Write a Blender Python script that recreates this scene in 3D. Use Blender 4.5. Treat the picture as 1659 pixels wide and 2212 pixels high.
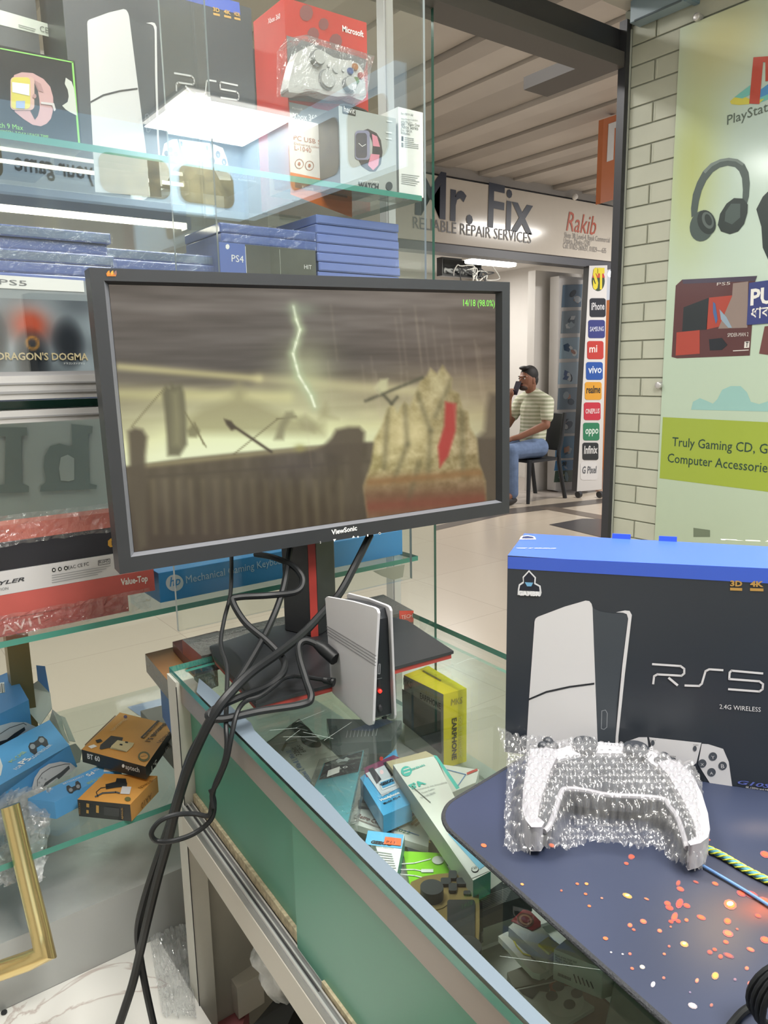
import bpy, bmesh, math, random
import numpy as np
from mathutils import Vector, Matrix
random.seed(7)
for o in list(bpy.data.objects): bpy.data.objects.remove(o)
S = bpy.context.scene
COL = S.collection
V = Vector

# ------------------------------------------------------------------ camera
EYE = V((0, 0, 1.36)); FPX = 1632.0; CX, CY = 829.5, 1106.0
PITCH, ROLL, HEAD = math.radians(10.75), math.atan(.018), math.radians(36.6)
FWD = V((math.sin(HEAD)*math.cos(PITCH), math.cos(HEAD)*math.cos(PITCH), -math.sin(PITCH)))
_r0 = V((math.cos(HEAD), -math.sin(HEAD), 0)); _u0 = _r0.cross(FWD)
IR = math.cos(ROLL)*_r0 - math.sin(ROLL)*_u0
IU = math.sin(ROLL)*_r0 + math.cos(ROLL)*_u0
cd = bpy.data.cameras.new('camera'); cam = bpy.data.objects.new('camera', cd); COL.objects.link(cam)
cd.sensor_fit = 'HORIZONTAL'; cd.sensor_width = 36; cd.lens = FPX/1659*36
cd.clip_start = .02; cd.clip_end = 100
M3 = Matrix((IR, IU, -FWD)).transposed()
cam.matrix_world = Matrix.Translation(EYE) @ M3.to_4x4()
S.camera = cam
S.view_settings.view_transform = 'Standard'; S.view_settings.look = 'None'
S.view_settings.gamma = 1; S.view_settings.use_curve_mapping = False
S.view_settings.exposure = 0.16
S.cycles.max_bounces = 10; S.cycles.transparent_max_bounces = 40
S.cycles.caustics_reflective = False; S.cycles.caustics_refractive = False
S.cycles.sample_clamp_indirect = 6

# ------------------------------------------------------------------ world and large lights
w = bpy.data.worlds.new('world'); S.world = w; w.use_nodes = True
bg = w.node_tree.nodes['Background']; bg.inputs[0].default_value = (.93, .95, 1, 1); bg.inputs[1].default_value = .62
def area(name, loc, sx, sy, power, color=(1, .97, .92), rot=(0, 0, 0)):
    l = bpy.data.lights.new(name, 'AREA'); l.shape = 'RECTANGLE'; l.size = sx; l.size_y = sy
    l.energy = power; l.color = color
    o = bpy.data.objects.new(name, l); COL.objects.link(o); o.location = loc; o.rotation_euler = rot
    return o
LAMPS = [(1.77, -1.64), (.35, -.55), (.85, .15), (.1, .98)]          # square panel lamps of the shop ceiling; third one placed to brighten the counter
for i, (x, y) in enumerate(LAMPS): area('panel_light', (x, y, 2.565), .56, .56, (25, 42, 20, 28)[i])
for x, y, e in ((-2.2, 3.5, 45), (.9, 2.9, 34), (7.1, 3.3, 95)): area('corridor_light', (x, y, 3.02), 1.2, .3, e)  # unseen fill lights added to brighten the corridor and the shop sign
area('repair_shop_light', (5.6, 6.6, 2.45), 1.2, .5, 45)

# ------------------------------------------------------------------ survey helpers: where a line of sight meets a real plane
def ray(px, py): return FWD + IR*((px-CX)/FPX) - IU*((py-CY)/FPX)
def at(px, py, ax, val):
    d = ray(px, py); k = 'xyz'.index(ax)
    return EYE + d*((val-EYE[k])/d[k])
def pd(px, py, depth): return EYE + ray(px, py)*depth
class Plane:
    def __init__(s, p0, n):
        s.p0 = V(p0); s.n = V(n).normalized()
        if (EYE-s.p0).dot(s.n) < 0: s.n = -s.n
    @staticmethod
    def pts(a, b, c): a, b, c = V(a), V(b), V(c); return Plane(a, (b-a).cross(c-a))
    def __call__(s, px, py, off=0.0):
        d = ray(px, py); return EYE + d*((s.p0-EYE).dot(s.n)/d.dot(s.n)) + s.n*off

# ------------------------------------------------------------------ materials
def lin(c):
    if isinstance(c, str):
        c = c.lstrip('#'); c = [int(c[i:i+2], 16)/255 for i in (0, 2, 4)]
    return tuple((v/12.92 if v <= .04045 else ((v+.055)/1.055)**2.4) for v in c[:3]) + (1,)
_M = {}
def M(hexc, rough=.5, metal=0, bump=0, bscale=60, coat=0, var=0, vscale=20, emit=0, spec=.5, name=None):
    key = (hexc, rough, metal, bump, bscale, coat, var, vscale, emit, spec, name)
    if key in _M: return _M[key]
    m = bpy.data.materials.new(name or 'mat_'+hexc.strip('#')); m.use_nodes = True
    nt = m.node_tree; b = nt.nodes['Principled BSDF']
    b.inputs['Base Color'].default_value = lin(hexc); b.inputs['Roughness'].default_value = rough
    b.inputs['Metallic'].default_value = metal; b.inputs['Coat Weight'].default_value = coat
    b.inputs['Coat Roughness'].default_value = .08; b.inputs['Specular IOR Level'].default_value = spec
    if emit:
        b.inputs['Emission Color'].default_value = lin(hexc); b.inputs['Emission Strength'].default_value = emit
    tc = nt.nodes.new('ShaderNodeTexCoord')
    if var:
        n = nt.nodes.new('ShaderNodeTexNoise'); n.inputs['Scale'].default_value = vscale; n.inputs['Detail'].default_value = 5
        nt.links.new(tc.outputs['Object'], n.inputs['Vector'])
        r = nt.nodes.new('ShaderNodeValToRGB'); c = lin(hexc)
        r.color_ramp.elements[0].color = tuple(max(0, v*(1-var)) for v in c[:3])+(1,)
        r.color_ramp.elements[1].color = tuple(min(1, v*(1+var)) for v in c[:3])+(1,)
        r.color_ramp.elements[0].position = .3; r.color_ramp.elements[1].position = .7
        nt.links.new(n.outputs['Fac'], r.inputs[0]); nt.links.new(r.outputs[0], b.inputs['Base Color'])
    if bump:
        n = nt.nodes.new('ShaderNodeTexNoise'); n.inputs['Scale'].default_value = bscale; n.inputs['Detail'].default_value = 3
        nt.links.new(tc.outputs['Object'], n.inputs['Vector'])
        bp = nt.nodes.new('ShaderNodeBump'); bp.inputs['Strength'].default_value = bump; bp.inputs['Distance'].default_value = .004
        nt.links.new(n.outputs['Fac'], bp.inputs['Height']); nt.links.new(bp.outputs[0], b.inputs['Normal'])
    _M[key] = m; return m
def film(name, tint=(1, 1, 1), refl=.06, white=.0, bump=0, bscale=40, rough=.0, fres=1.5, wcol=(.9, .92, .92)):
    """Thin clear sheet: see-through, mirrors by angle, a little milky where worn."""
    m = bpy.data.materials.new(name); m.use_nodes = True; nt = m.node_tree
    for n in list(nt.nodes): nt.nodes.remove(n)
    out = nt.nodes.new('ShaderNodeOutputMaterial'); tr = nt.nodes.new('ShaderNodeBsdfTransparent')
    gl = nt.nodes.new('ShaderNodeBsdfGlossy'); mx = nt.nodes.new('ShaderNodeMixShader')
    tr.inputs[0].default_value = tuple(tint)+(1,); gl.inputs['Roughness'].default_value = rough
    fr = nt.nodes.new('ShaderNodeFresnel'); ge = nt.nodes.new('ShaderNodeNewGeometry')
    mi = nt.nodes.new('ShaderNodeMapRange'); mi.inputs['To Min'].default_value = fres; mi.inputs['To Max'].default_value = 1/fres
    nt.links.new(ge.outputs['Backfacing'], mi.inputs['Value']); nt.links.new(mi.outputs[0], fr.inputs[0])
    ma = nt.nodes.new('ShaderNodeMath'); ma.operation = 'ADD'; ma.use_clamp = True; ma.inputs[1].default_value = refl
    nt.links.new(fr.outputs[0], ma.inputs[0]); nt.links.new(ma.outputs[0], mx.inputs[0])
    nt.links.new(tr.outputs[0], mx.inputs[1]); nt.links.new(gl.outputs[0], mx.inputs[2])
    last = mx
    tc = nt.nodes.new('ShaderNodeTexCoord')
    if bump:
        n = nt.nodes.new('ShaderNodeTexNoise'); n.inputs['Scale'].default_value = bscale; n.inputs['Detail'].default_value = 4
        n.inputs['Distortion'].default_value = 1.2
        nt.links.new(tc.outputs['Object'], n.inputs['Vector'])
        bp = nt.nodes.new('ShaderNodeBump'); bp.inputs['Strength'].default_value = bump; bp.inputs['Distance'].default_value = .01
        nt.links.new(n.outputs['Fac'], bp.inputs['Height'])
        nt.links.new(bp.outputs[0], gl.inputs['Normal']); nt.links.new(bp.outputs[0], fr.inputs['Normal'])
    if white:
        df = nt.nodes.new('ShaderNodeBsdfDiffuse'); df.inputs[0].default_value = tuple(wcol)+(1,)
        tl = nt.nodes.new('ShaderNodeBsdfTranslucent'); tl.inputs[0].default_value = tuple(wcol)+(1,)
        md = nt.nodes.new('ShaderNodeMixShader'); md.inputs[0].default_value = .4
        nt.links.new(df.outputs[0], md.inputs[1]); nt.links.new(tl.outputs[0], md.inputs[2])
        m2 = nt.nodes.new('ShaderNodeMixShader')
        n2 = nt.nodes.new('ShaderNodeTexNoise'); n2.inputs['Scale'].default_value = 30; n2.inputs['Detail'].default_value = 4
        nt.links.new(tc.outputs['Object'], n2.inputs['Vector'])
        mu = nt.nodes.new('ShaderNodeMath'); mu.operation = 'MULTIPLY'; mu.inputs[1].default_value = white*2; mu.use_clamp = True
        nt.links.new(n2.outputs['Fac'], mu.inputs[0]); nt.links.new(mu.outputs[0], m2.inputs[0])
        nt.links.new(mx.outputs[0], m2.inputs[1]); nt.links.new(md.outputs[0], m2.inputs[2]); last = m2
    nt.links.new(last.outputs[0], out.inputs[0])
    return m
def vcol_mat(name, emit=0, rough=.5, var=0):
    """Printed or displayed picture stored as a colour attribute."""
    m = bpy.data.materials.new(name); m.use_nodes = True; nt = m.node_tree; b = nt.nodes['Principled BSDF']
    a = nt.nodes.new('ShaderNodeVertexColor'); a.layer_name = 'Col'
    b.inputs['Roughness'].default_value = rough
    if emit:
        b.inputs['Base Color'].default_value = (.01, .01, .01, 1)
        nt.links.new(a.outputs[0], b.inputs['Emission Color']); b.inputs['Emission Strength'].default_value = emit
    else: nt.links.new(a.outputs[0], b.inputs['Base Color'])
    return m
GLASS = film('clear_glass', (.955, .985, .975), .0)
PANE = film('shop_glass', (.97, .985, .98), .065)
SHELFG = film('shelf_glass', (.93, .975, .96), .02)
COUNTERG = film('counter_glass', (.955, .985, .972), .0)
EDGE = M('#4f8f80', .15, emit=0, name='glass_edge')
EDGED = M('#2f5d50', .15, name='glass_edge_dark')
FOIL = film('clear_plastic', (.97, .97, .97), .05, .05, .9, 28, .12)
WRAP = film('shrink_wrap', (.98, .98, .98), .03, .0, .8, 60, .1)
BAGM = film('plastic_bag', (.94, .945, .95), .10, .28, 1.0, 22, .15)
WHITE = M('#e4e3e0', .45, var=.03); BLACK = M('#1b1d20', .4); INK = M('#202225', .6); PAPER = M('#e8e8e6', .55)
ALU = M('#c6c5c4', .32, .45, name='aluminium'); ALUD = M('#949495', .4, .4, name='aluminium_dark')
GOLD = M('#c9a765', .35, .3, name='gold_print')

# ------------------------------------------------------------------ mesh builder
class MB:
    def __init__(s): s.v, s.f, s.m, s.mats = [], [], [], []
    def mi(s, mat):
        if mat not in s.mats: s.mats.append(mat)
        return s.mats.index(mat)
    def add(s, vs, fs, mat):
        n = len(s.v); s.v += [tuple(v) for v in vs]; k = s.mi(mat)
        for f in fs: s.f.append(tuple(i+n for i in f)); s.m.append(k)
    def poly(s, pts, mat): s.add(pts, [tuple(range(len(pts)))], mat)
    def hexa(s, b, t, mat, top=None, sides=None, bot=None):
        """b, t: four corners each (bottom and top, same order)."""
        s.add(list(b)+list(t), [], mat); n = len(s.v)-8
        fs = [((0, 1, 2, 3), bot or mat), ((4, 5, 6, 7), top or mat)]
        for i in range(4):
            j = (i+1) % 4; fs.append(((i, j, j+4, i+4), (sides[i] if sides and sides[i] else mat)))
        for f, mt in fs: s.f.append(tuple(i+n for i in f)); s.m.append(s.mi(mt))
    def obox(s, o, a, b, c, mat, **k):
        o, a, b, c = V(o), V(a), V(b), V(c)
        s.hexa([o, o+a, o+a+b, o+b], [o+c, o+a+c, o+a+b+c, o+b+c], mat, **k)
    def box(s, x0, x1, y0, y1, z0, z1, mat, **k): s.obox((x0, y0, z0), (x1-x0, 0, 0), (0, y1-y0, 0), (0, 0, z1-z0), mat, **k)
    def prism(s, pts, ext, mat, side=None, back=None):
        pts = [V(p) for p in pts]; n = len(pts); ext = V(ext)
        s.poly(pts, mat); s.poly([p+ext for p in pts], back or side or mat)
        s.add(pts+[p+ext for p in pts], [(i, (i+1) % n, (i+1) % n+n, i+n) for i in range(n)], side or mat)
    def tube(s, pts, r, mat, n=8, cap=True, closed=False):
        pts = [V(p) for p in pts]; k = len(pts); rs = r if isinstance(r, (list, tuple)) else [r]*k
        vs, fs = [], []; up = V((.13, .31, .94)); prev = None
        for i, p in enumerate(pts):
            a = pts[(i-1) % k] if (i or closed) else p; b = pts[(i+1) % k] if (i < k-1 or closed) else p
            d = (b-a).normalized()
            if prev is None: x = d.orthogonal().normalized()
            else: x = (prev-d*prev.dot(d)).normalized()
            prev = x; y = d.cross(x)
            for j in range(n):
                t = 2*math.pi*j/n; vs.append(p+(x*math.cos(t)+y*math.sin(t))*rs[i])
        for i in range(k if closed else k-1):
            i2 = (i+1) % k
            for j in range(n): fs.append((i*n+j, i*n+(j+1) % n, i2*n+(j+1) % n, i2*n+j))
        if cap and not closed: fs += [tuple(range(n)), tuple(range((k-1)*n, k*n))]
        s.add(vs, fs, mat)
    def cyl(s, a, b, r, mat, n=20, r2=None): s.tube([a, b], [r, r if r2 is None else r2], mat, n)
    def ball(s, c, rx, ry, rz, mat, nu=16, nv=10, ax=None):
        c = V(c); X, Y, Z = ax or (V((1, 0, 0)), V((0, 1, 0)), V((0, 0, 1)))
        vs, fs = [], []
        for i in range(nv+1):
            th = math.pi*i/nv
            for j in range(nu):
                ph = 2*math.pi*j/nu
                vs.append(c+X*(rx*math.sin(th)*math.cos(ph))+Y*(ry*math.sin(th)*math.sin(ph))+Z*(rz*math.cos(th)))
        for i in range(nv):
            for j in range(nu): fs.append((i*nu+j, i*nu+(j+1) % nu, (i+1)*nu+(j+1) % nu, (i+1)*nu+j))
        s.add(vs, fs, mat)
    def disc(s, pl, px, py, rx, ry, mat, off=.0006, n=22, ang=0):
        ca, sa = math.cos(ang), math.sin(ang)
        s.poly([pl(px+rx*math.cos(t)*ca-ry*math.sin(t)*sa, py+rx*math.cos(t)*sa+ry*math.sin(t)*ca, off) for t in [2*math.pi*i/n for i in range(n)]], mat)
    def pp(s, pl, pts, mat, off=.0005): s.poly([pl(x, y, off) for x, y in pts], mat)      # a flat print on a surface
    def line(s, pl, pts, wpx, mat, off=.0006):
        for (x0, y0), (x1, y1) in zip(pts, pts[1:]):
            dx, dy = x1-x0, y1-y0; L = math.hypot(dx, dy) or 1; nx, ny = -dy/L*wpx/2, dx/L*wpx/2; ex, ey = dx/L*wpx*.3, dy/L*wpx*.3
            s.pp(pl, [(x0+nx-ex, y0+ny-ey), (x1+nx+ex, y1+ny+ey), (x1-nx+ex, y1-ny+ey), (x0-nx-ex, y0-ny-ey)], mat, off)
    def text(s, st, pl, p1, p2, mat, h=None, bold=0, shear=0, off=.0007, mirror=False, space=1, hk=1.0):
        """Lettering laid on plane pl, its baseline from p1 to p2; h: height of the capitals in the same units."""
        a, b = pl(*p1, off), pl(*p2, off); s.text3(st, a, b, pl.n, mat, None if h is None else h*(b-a).length/math.hypot(p2[0]-p1[0], p2[1]-p1[1]), bold, shear, mirror, space, hk)
    def text3(s, st, a, b, n, mat, h=None, bold=0, shear=0, mirror=False, space=1, hk=1.0):
        vs, fs, wd, cap = glyphs(st, bold, shear, space)
        a, b = V(a), V(b); R = (b-a); L = R.length; R = R/L; U = V(n).cross(R).normalized()
        if mirror: U = -U
        kx = L/max(wd, 1e-6); ky = (h/cap if h else kx)*hk
        s.add([a+R*(x*kx)+U*(y*ky) for x, y in vs], fs, mat)
    def build(s, name, parent=None, smooth=False, bevel=0, seg=2, label=None, subsurf=0, origin=None):
        me = bpy.data.meshes.new(name); ob = bpy.data.objects.new(name, me); COL.objects.link(ob)
        if parent:
            root = parent; o = V((0, 0, 0))
            while root: o += root.location; root = root.parent
            ob.parent = parent
        else:
            A = np.array(s.v); o = V(origin) if origin is not None else V(((A[:, 0].min()+A[:, 0].max())/2, (A[:, 1].min()+A[:, 1].max())/2, A[:, 2].min())); ob.location = o
        me.from_pydata([(x-o.x, y-o.y, z-o.z) for x, y, z in s.v], [], s.f)
        for m in s.mats: me.materials.append(m)
        me.polygons.foreach_set('material_index', s.m)
        me.update()
        bmx = bmesh.new(); bmx.from_mesh(me); bmesh.ops.recalc_face_normals(bmx, faces=bmx.faces); bmx.to_mesh(me); bmx.free()
        if smooth:
            me.polygons.foreach_set('use_smooth', [True]*len(me.polygons))
            if smooth != 'all': me.set_sharp_from_angle(angle=math.radians(42))
        if bevel:
            md = ob.modifiers.new('bevel', 'BEVEL'); md.width = bevel; md.segments = seg; md.limit_method = 'ANGLE'; md.angle_limit = math.radians(35)
        if subsurf:
            md = ob.modifiers.new('sub', 'SUBSURF'); md.levels = subsurf; md.render_levels = subsurf
        if label: ob['label'] = label
        return ob
_G = {}
def glyphs(st, bold, shear, space):
    key = (st, bold, shear, space)
    if key in _G: return _G[key]
    cu = bpy.data.curves.new('lettering', 'FONT'); cu.body = st; cu.size = 1; cu.resolution_u = 2
    cu.offset = bold; cu.shear = shear; cu.space_character = space; cu.fill_mode = 'FRONT'
    ob = bpy.data.objects.new('lettering', cu); me = ob.to_mesh()
    vs = [(v.co.x, v.co.y) for v in me.vertices]; fs = [tuple(p.vertices) for p in me.polygons]
    ob.to_mesh_clear(); bpy.data.objects.remove(ob); bpy.data.curves.remove(cu)
    x0 = min([v[0] for v in vs] or [0]); wd = max([v[0] for v in vs] or [1])-x0
    _G[key] = ([(x-x0, y) for x, y in vs], fs, wd, .70); return _G[key]
def tag(o, label, cat, group=None, kind=None):
    o['label'] = label; o['category'] = cat
    if group: o['group'] = group
    if kind: o['kind'] = kind
    return o
def thing(name, label, cat, loc, group=None):
    o = bpy.data.objects.new(name, None); COL.objects.link(o); o.location = loc; o.empty_display_size = .05
    return tag(o, label, cat, group)
def struct(o, label=None):
    o['kind'] = 'structure'
    if label: o['label'] = label
    return o
def dup(root, loc=None, rz=None, label=None, group=None):
    r = root.copy(); COL.objects.link(r)
    if loc is not None: r.location = loc
    if rz is not None: r.rotation_euler = (0, 0, rz)
    if label: r['label'] = label
    if group: r['group'] = group
    for ch in list(root.children):
        c = ch.copy(); COL.objects.link(c); c.parent = r
    return r
def rot2(v, a): return V((v[0]*math.cos(a)-v[1]*math.sin(a), v[0]*math.sin(a)+v[1]*math.cos(a), 0))
def spline(pts, k=8):
    P = [V(p) for p in pts]; out = []
    for i in range(len(P)-1):
        a, b, c, d = P[max(i-1, 0)], P[i], P[i+1], P[min(i+2, len(P)-1)]
        for j in range(k):
            t = j/k; out.append(.5*((2*b)+(c-a)*t+(2*a-5*b+4*c-d)*t*t+(3*b-a-3*c+d)*t**3))
    return out+[P[-1]]
def rrect(x0, y0, x1, y1, r, n=5):
    out = []
    for cx, cy, a0 in ((x1-r, y1-r, 0), (x0+r, y1-r, 90), (x0+r, y0+r, 180), (x1-r, y0+r, 270)):
        for i in range(n+1):
            t = math.radians(a0+90*i/n); out.append((cx+r*math.cos(t), cy+r*math.sin(t)))
    return out
# ================================================================== SETTING
def flat(name, pts, mat): b = MB(); b.poly(pts, mat); return struct(b.build(name))
def tile_mat():
    m = bpy.data.materials.new('beige_floor_tile'); m.use_nodes = True; nt = m.node_tree; b = nt.nodes['Principled BSDF']
    tc = nt.nodes.new('ShaderNodeTexCoord'); br = nt.nodes.new('ShaderNodeTexBrick')
    br.offset = 0; br.inputs['Scale'].default_value = 1; br.inputs['Brick Width'].default_value = .8; br.inputs['Row Height'].default_value = .8
    br.inputs['Mortar Size'].default_value = .0025; br.inputs['Color1'].default_value = lin('#c9bcab'); br.inputs['Color2'].default_value = lin('#cbbfae')
    br.inputs['Mortar'].default_value = lin('#b7ab9b')
    nt.links.new(tc.outputs['Object'], br.inputs['Vector']); nt.links.new(br.outputs['Color'], b.inputs['Base Color'])
    b.inputs['Roughness'].default_value = .22; return m
b = MB(); b.poly([(-6, -3, 0), (12, -3, 0), (12, 12, 0), (-6, 12, 0)], tile_mat())
def fl(pts, mat, z=.0015): b.poly([at(x, y, 'z', z) for x, y in pts], mat)
TAUPE = M('#75695f', .3, var=.08); DGREY = M('#4d4a4c', .3)
fl([(940, 1146), (1096, 1111), (1180, 1101), (1340, 1082), (1340, 1073), (1180, 1090), (1096, 1099), (940, 1136)], M('#5f5853', .3))
fl([(1162, 1097), (1199, 1095), (1360, 1123), (1360, 1133)], TAUPE, .002)
fl([(1186, 1133), (1258, 1120), (1360, 1122), (1360, 1175)], DGREY, .0025)
fl([(275, 1527), (420, 1490), (420, 1570), (300, 1545)], M('#7f92b4', .3), .002)  # bluish reflection on the floor, painted as a flat strip
b.poly([(4.2, 5.2, .001), (9, 5.2, .001), (9, 8, .001), (4.2, 8, .001)], M('#a39a92', .2))
struct(b.build('floor'))
CEILM = M('#e6dfd4', .8, var=.02, vscale=3)
b = MB(); b.box(-3, 2.56, -3, 1.86, 2.6, 2.66, CEILM); struct(b.build('ceiling'))
b = MB(); b.poly([(-4, 1.9, 3.12), (11, 1.9, 3.12), (11, 9, 3.12), (-4, 9, 3.12)], M('#857f79', .6))
RIB = [M('#c3bcb5', .45, var=.05, vscale=3), M('#b2aba4', .45, var=.05, vscale=3), M('#cac3bc', .45, var=.05, vscale=3)]
x = -3.2; k = 0
while x < 10.5:
    wd = (.34, .16, .28, .2)[k % 4]; dz = (.0, .035, .0, .02)[k % 4]
    b.box(x, x+wd-.012, 1.93, 8.9, 3.06-dz, 3.10, RIB[k % 3]); x += wd; k += 1
struct(b.build('ceiling'), 'ribbed grey metal ceiling of the corridor')
LG = M('#c3c2bd', .7, var=.03, vscale=2)
b = MB(); b.box(-3, 2.6, -2.6, -2.5, 0, 2.6, LG); struct(b.build('wall_back'))
b = MB(); b.box(-2.1, -2.0, -2.6, 1.8, 0, 2.6, LG); struct(b.build('wall_left'))
b = MB(); b.box(-3, 2.9, 5.6, 5.7, 0, 3.06, M('#b9b6b0', .6, var=.05, vscale=2)); struct(b.build('wall_corridor'))
# right wall: painted bricks in relief
BR = [M('#b6b9a9', .55, var=.04, vscale=9), M('#b2b5a5', .55, var=.05, vscale=9), M('#babdae', .55, var=.04, vscale=9)]
b = MB(); b.box(2.504, 2.56, -2.5, 1.866, 0, 2.6, M('#8e9183', .8))
CH = .0685; z0 = at(1335, 816, 'x', 2.5).z % CH
row = 0; z = z0-CH
while z < 2.6:
    y = 1.862-(.13 if row % 2 else .34)
    ye = 1.831
    while ye > .6:
        b.box(2.4985, 2.506, max(y, .6)+.003, ye-.003, max(z, 0)+.002, min(z+CH-.003, 2.6), BR[(row*3+int(y*20)) % 3])
        if row % 2: b.box(2.497, 2.506, y-.012, y-.008, max(z, 0)+.004, z+CH-.006, BR[0])
        ye = y; y -= .36
    z += CH; row += 1
struct(b.build('wall_right', bevel=.0015, seg=1), 'white painted brick wall right of the door')
DK = M('#3b3c40', .4, .3); DK2 = M('#5b5856', .5, .2)
b = MB(); b.box(2.473, 2.498, 1.834, 1.866, 0, 2.56, DK); b.box(2.4945, 2.4985, 1.829, 1.834, 0, 2.53, M('#b9beb4', .3)); struct(b.build('trim_1'), 'dark metal door post beside the brick wall')
b = MB(); b.box(-2, 2.475, 1.864, 1.93, 2.455, 2.535, DK); b.box(-2, 2.475, 1.84, 1.95, 2.405, 2.455, DK2); b.box(2.34, 2.475, 1.95, 2.2, 2.405, 2.45, DK2); struct(b.build('trim_2'), 'dark steel lintel over the door opening')
# shop-front glass, its free edge at the door opening
b = MB(); g = [EDGED]*4; b.hexa([(-2, 1.88, .0), (1.612, 1.88, .0), (1.612, 1.892, .0), (-2, 1.892, .0)], [(-2, 1.88, 2.405), (1.612, 1.88, 2.405), (1.612, 1.892, 2.405), (-2, 1.892, 2.405)], GLASS, sides=[None, EDGED, None, None])
struct(b.build('window_1'), 'shop-front glass pane with dark green edge')

# ------------------------------------------------------------------ ceiling lamps of the shop
for i, (x, y) in enumerate(LAMPS):
    t = thing('ceiling_panel_lamp', ['square white panel lamp at the back corner of the shop ceiling', 'square white panel lamp above the shop floor', 'square white panel lamp above the glass counter', 'square white panel lamp above the glass display case'][i], 'lamp', (x, y, 2.58), 'shop ceiling lamps')
    b = MB(); b.box(x-.3, x+.3, y-.3, y+.3, 2.585, 2.599, WHITE); b.build('frame', t)
    b = MB(); b.box(x-.285, x+.285, y-.285, y+.285, 2.579, 2.586, M('#fffaf2', .5, emit=3 if i == 0 else 4)); b.build('diffuser', t)
# fascia at the back of the shop (its mirror image hangs in the display glass)
PB = M('#a9c2d4', .35, emit=1.5); PBL = M('#c6d7e2', .4); PIC = M('#6e6647', .5, var=.45, vscale=14, emit=.5)  # board and pictures given a glow so their mirror image shows
t = thing('fascia_sign', 'pale blue fascia sign with rounded pictures under the back ceiling', 'sign', (.6, -2.0, 2.25))
b = MB(); b.box(-1.2, 2.08, -2.06, -2.0, 2.2, 2.6, PB); b.box(2.08, 2.14, -2.0, -.6, 2.2, 2.6, PB)
pl = Plane((0, -2.0, 0), (0, 1, 0)); pl.n = V((0, 1, 0))
b.text3('your game', V((1.245, -1.998, 2.30)), V((.885, -1.998, 2.30)), (0, 1, 0), M('#4b4d55', .5), h=.085, bold=.02)
b.build('board', t)
for x0, x1 in ((1.275, 1.635), (1.69, 2.02), (.2, .835)):
    b = MB(); b.prism([(a, -1.999, c) for a, c in rrect(x0, 2.25, x1, 2.44, .05)], (0, .004, 0), PIC); b.build('picture', t)
for y0, y1 in ((-1.47, -1.02), (-.95, -.65)):
    b = MB(); b.prism([(2.079, a, c) for a, c in rrect(y0, 2.25, y1, 2.50, .05)], (-.004, 0, 0), PIC); b.build('picture', t)

# ------------------------------------------------------------------ printed glass poster on the brick wall
def grid_pic(b, f3, nu, nv, colf, mat):
    """A printed picture: nu x nv cells, colf(u,v)->rgb (sRGB 0-1)."""
    n = len(b.v)
    for j in range(nv+1):
        for i in range(nu+1): b.v.append(tuple(f3(i/nu, j/nv)))
    k = b.mi(mat)
    for j in range(nv):
        for i in range(nu):
            a = n+j*(nu+1)+i; b.f.append((a, a+1, a+nu+2, a+nu+1)); b.m.append(k)
    return [(n+j*(nu+1)+i, colf(i/nu, j/nv)) for j in range(nv+1) for i in range(nu+1)]
def set_cols(ob, cols):
    me = ob.data; at_ = me.color_attributes.new('Col', 'FLOAT_COLOR', 'POINT'); arr = np.ones((len(me.vertices), 4), np.float32)
    idx = np.array([c[0] for c in cols]); rgb = np.clip(np.array([c[1] for c in cols]), 0, 1)
    arr[idx, :3] = np.where(rgb <= .04045, rgb/12.92, ((rgb+.055)/1.055)**2.4); at_.data.foreach_set('color', arr.ravel())
def mixc(a, b_, t): t = max(0, min(1, t)); return tuple(a[i]+(b_[i]-a[i])*t for i in range(3))
def hx(s): return tuple(int(s[i:i+2], 16)/255 for i in (0, 2, 4))
PX = Plane((2.488, 0, 0), (-1, 0, 0))
t = thing('wall_poster', 'pale green glass poster with headphones and lime banner on the brick wall', 'poster', (2.49, .7, .3))
b = MB(); b.box(2.4885, 2.4975, -.6, 1.632, .3, 2.465, M('#b6c6b4', .2))
def pcol(u, v):
    y = -.6+u*2.232; z = .3+v*2.165
    c = mixc(hx('abb9a0'), hx('b6c9b6'), (z-.5)/.9); c = mixc(c, hx('c3d8d2'), (z-1.5)/.5)
    d1 = math.exp(-(((y-1.56)/.10)**2+((z-2.02)/.30)**2)); c = mixc(c, hx('b9c27c'), d1*.85)
    d2 = math.exp(-(((y-1.47)/.16)**2+((z-2.38)/.14)**2)); c = mixc(c, hx('cdc78e'), d2*.75)
    d3 = math.exp(-(((y-1.2)/.2)**2+((z-1.75)/.2)**2)); return mixc(c, hx('d9ebdf'), d3*.5)
cols = grid_pic(b, lambda u, v: (2.488, -.6+u*2.232, .3+v*2.165), 60, 60, pcol, vcol_mat('poster_print', rough=.12))
def dp(pts, c, off=.0006): b.pp(PX, pts, c if not isinstance(c, str) else M(c, .15), off)
dp([(1432, 901), (1760, 917), (1760, 1075), (1425, 1033)], '#98aa40')
TXT = M('#2c4538', .4)
b.text('Truly Gaming CD, Games &', PX, (1452, 963), (1743, 987), TXT, h=20, bold=.006, off=.0012)
b.text('Computer Accessories', PX, (1442, 998), (1668, 1022), TXT, h=19.5, bold=.006, off=.0012)
dp([(1493, 885), (1497, 868), (1512, 860), (1527, 866), (1540, 872), (1550, 862), (1560, 842), (1578, 834), (1600, 834), (1614, 848), (1622, 868), (1640, 873), (1662, 866), (1700, 870), (1700, 890)], '#93bcb7')
dp([(1498, 1140), (1534, 1145), (1534, 1160), (1498, 1160)], '#6d7a66')
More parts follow.
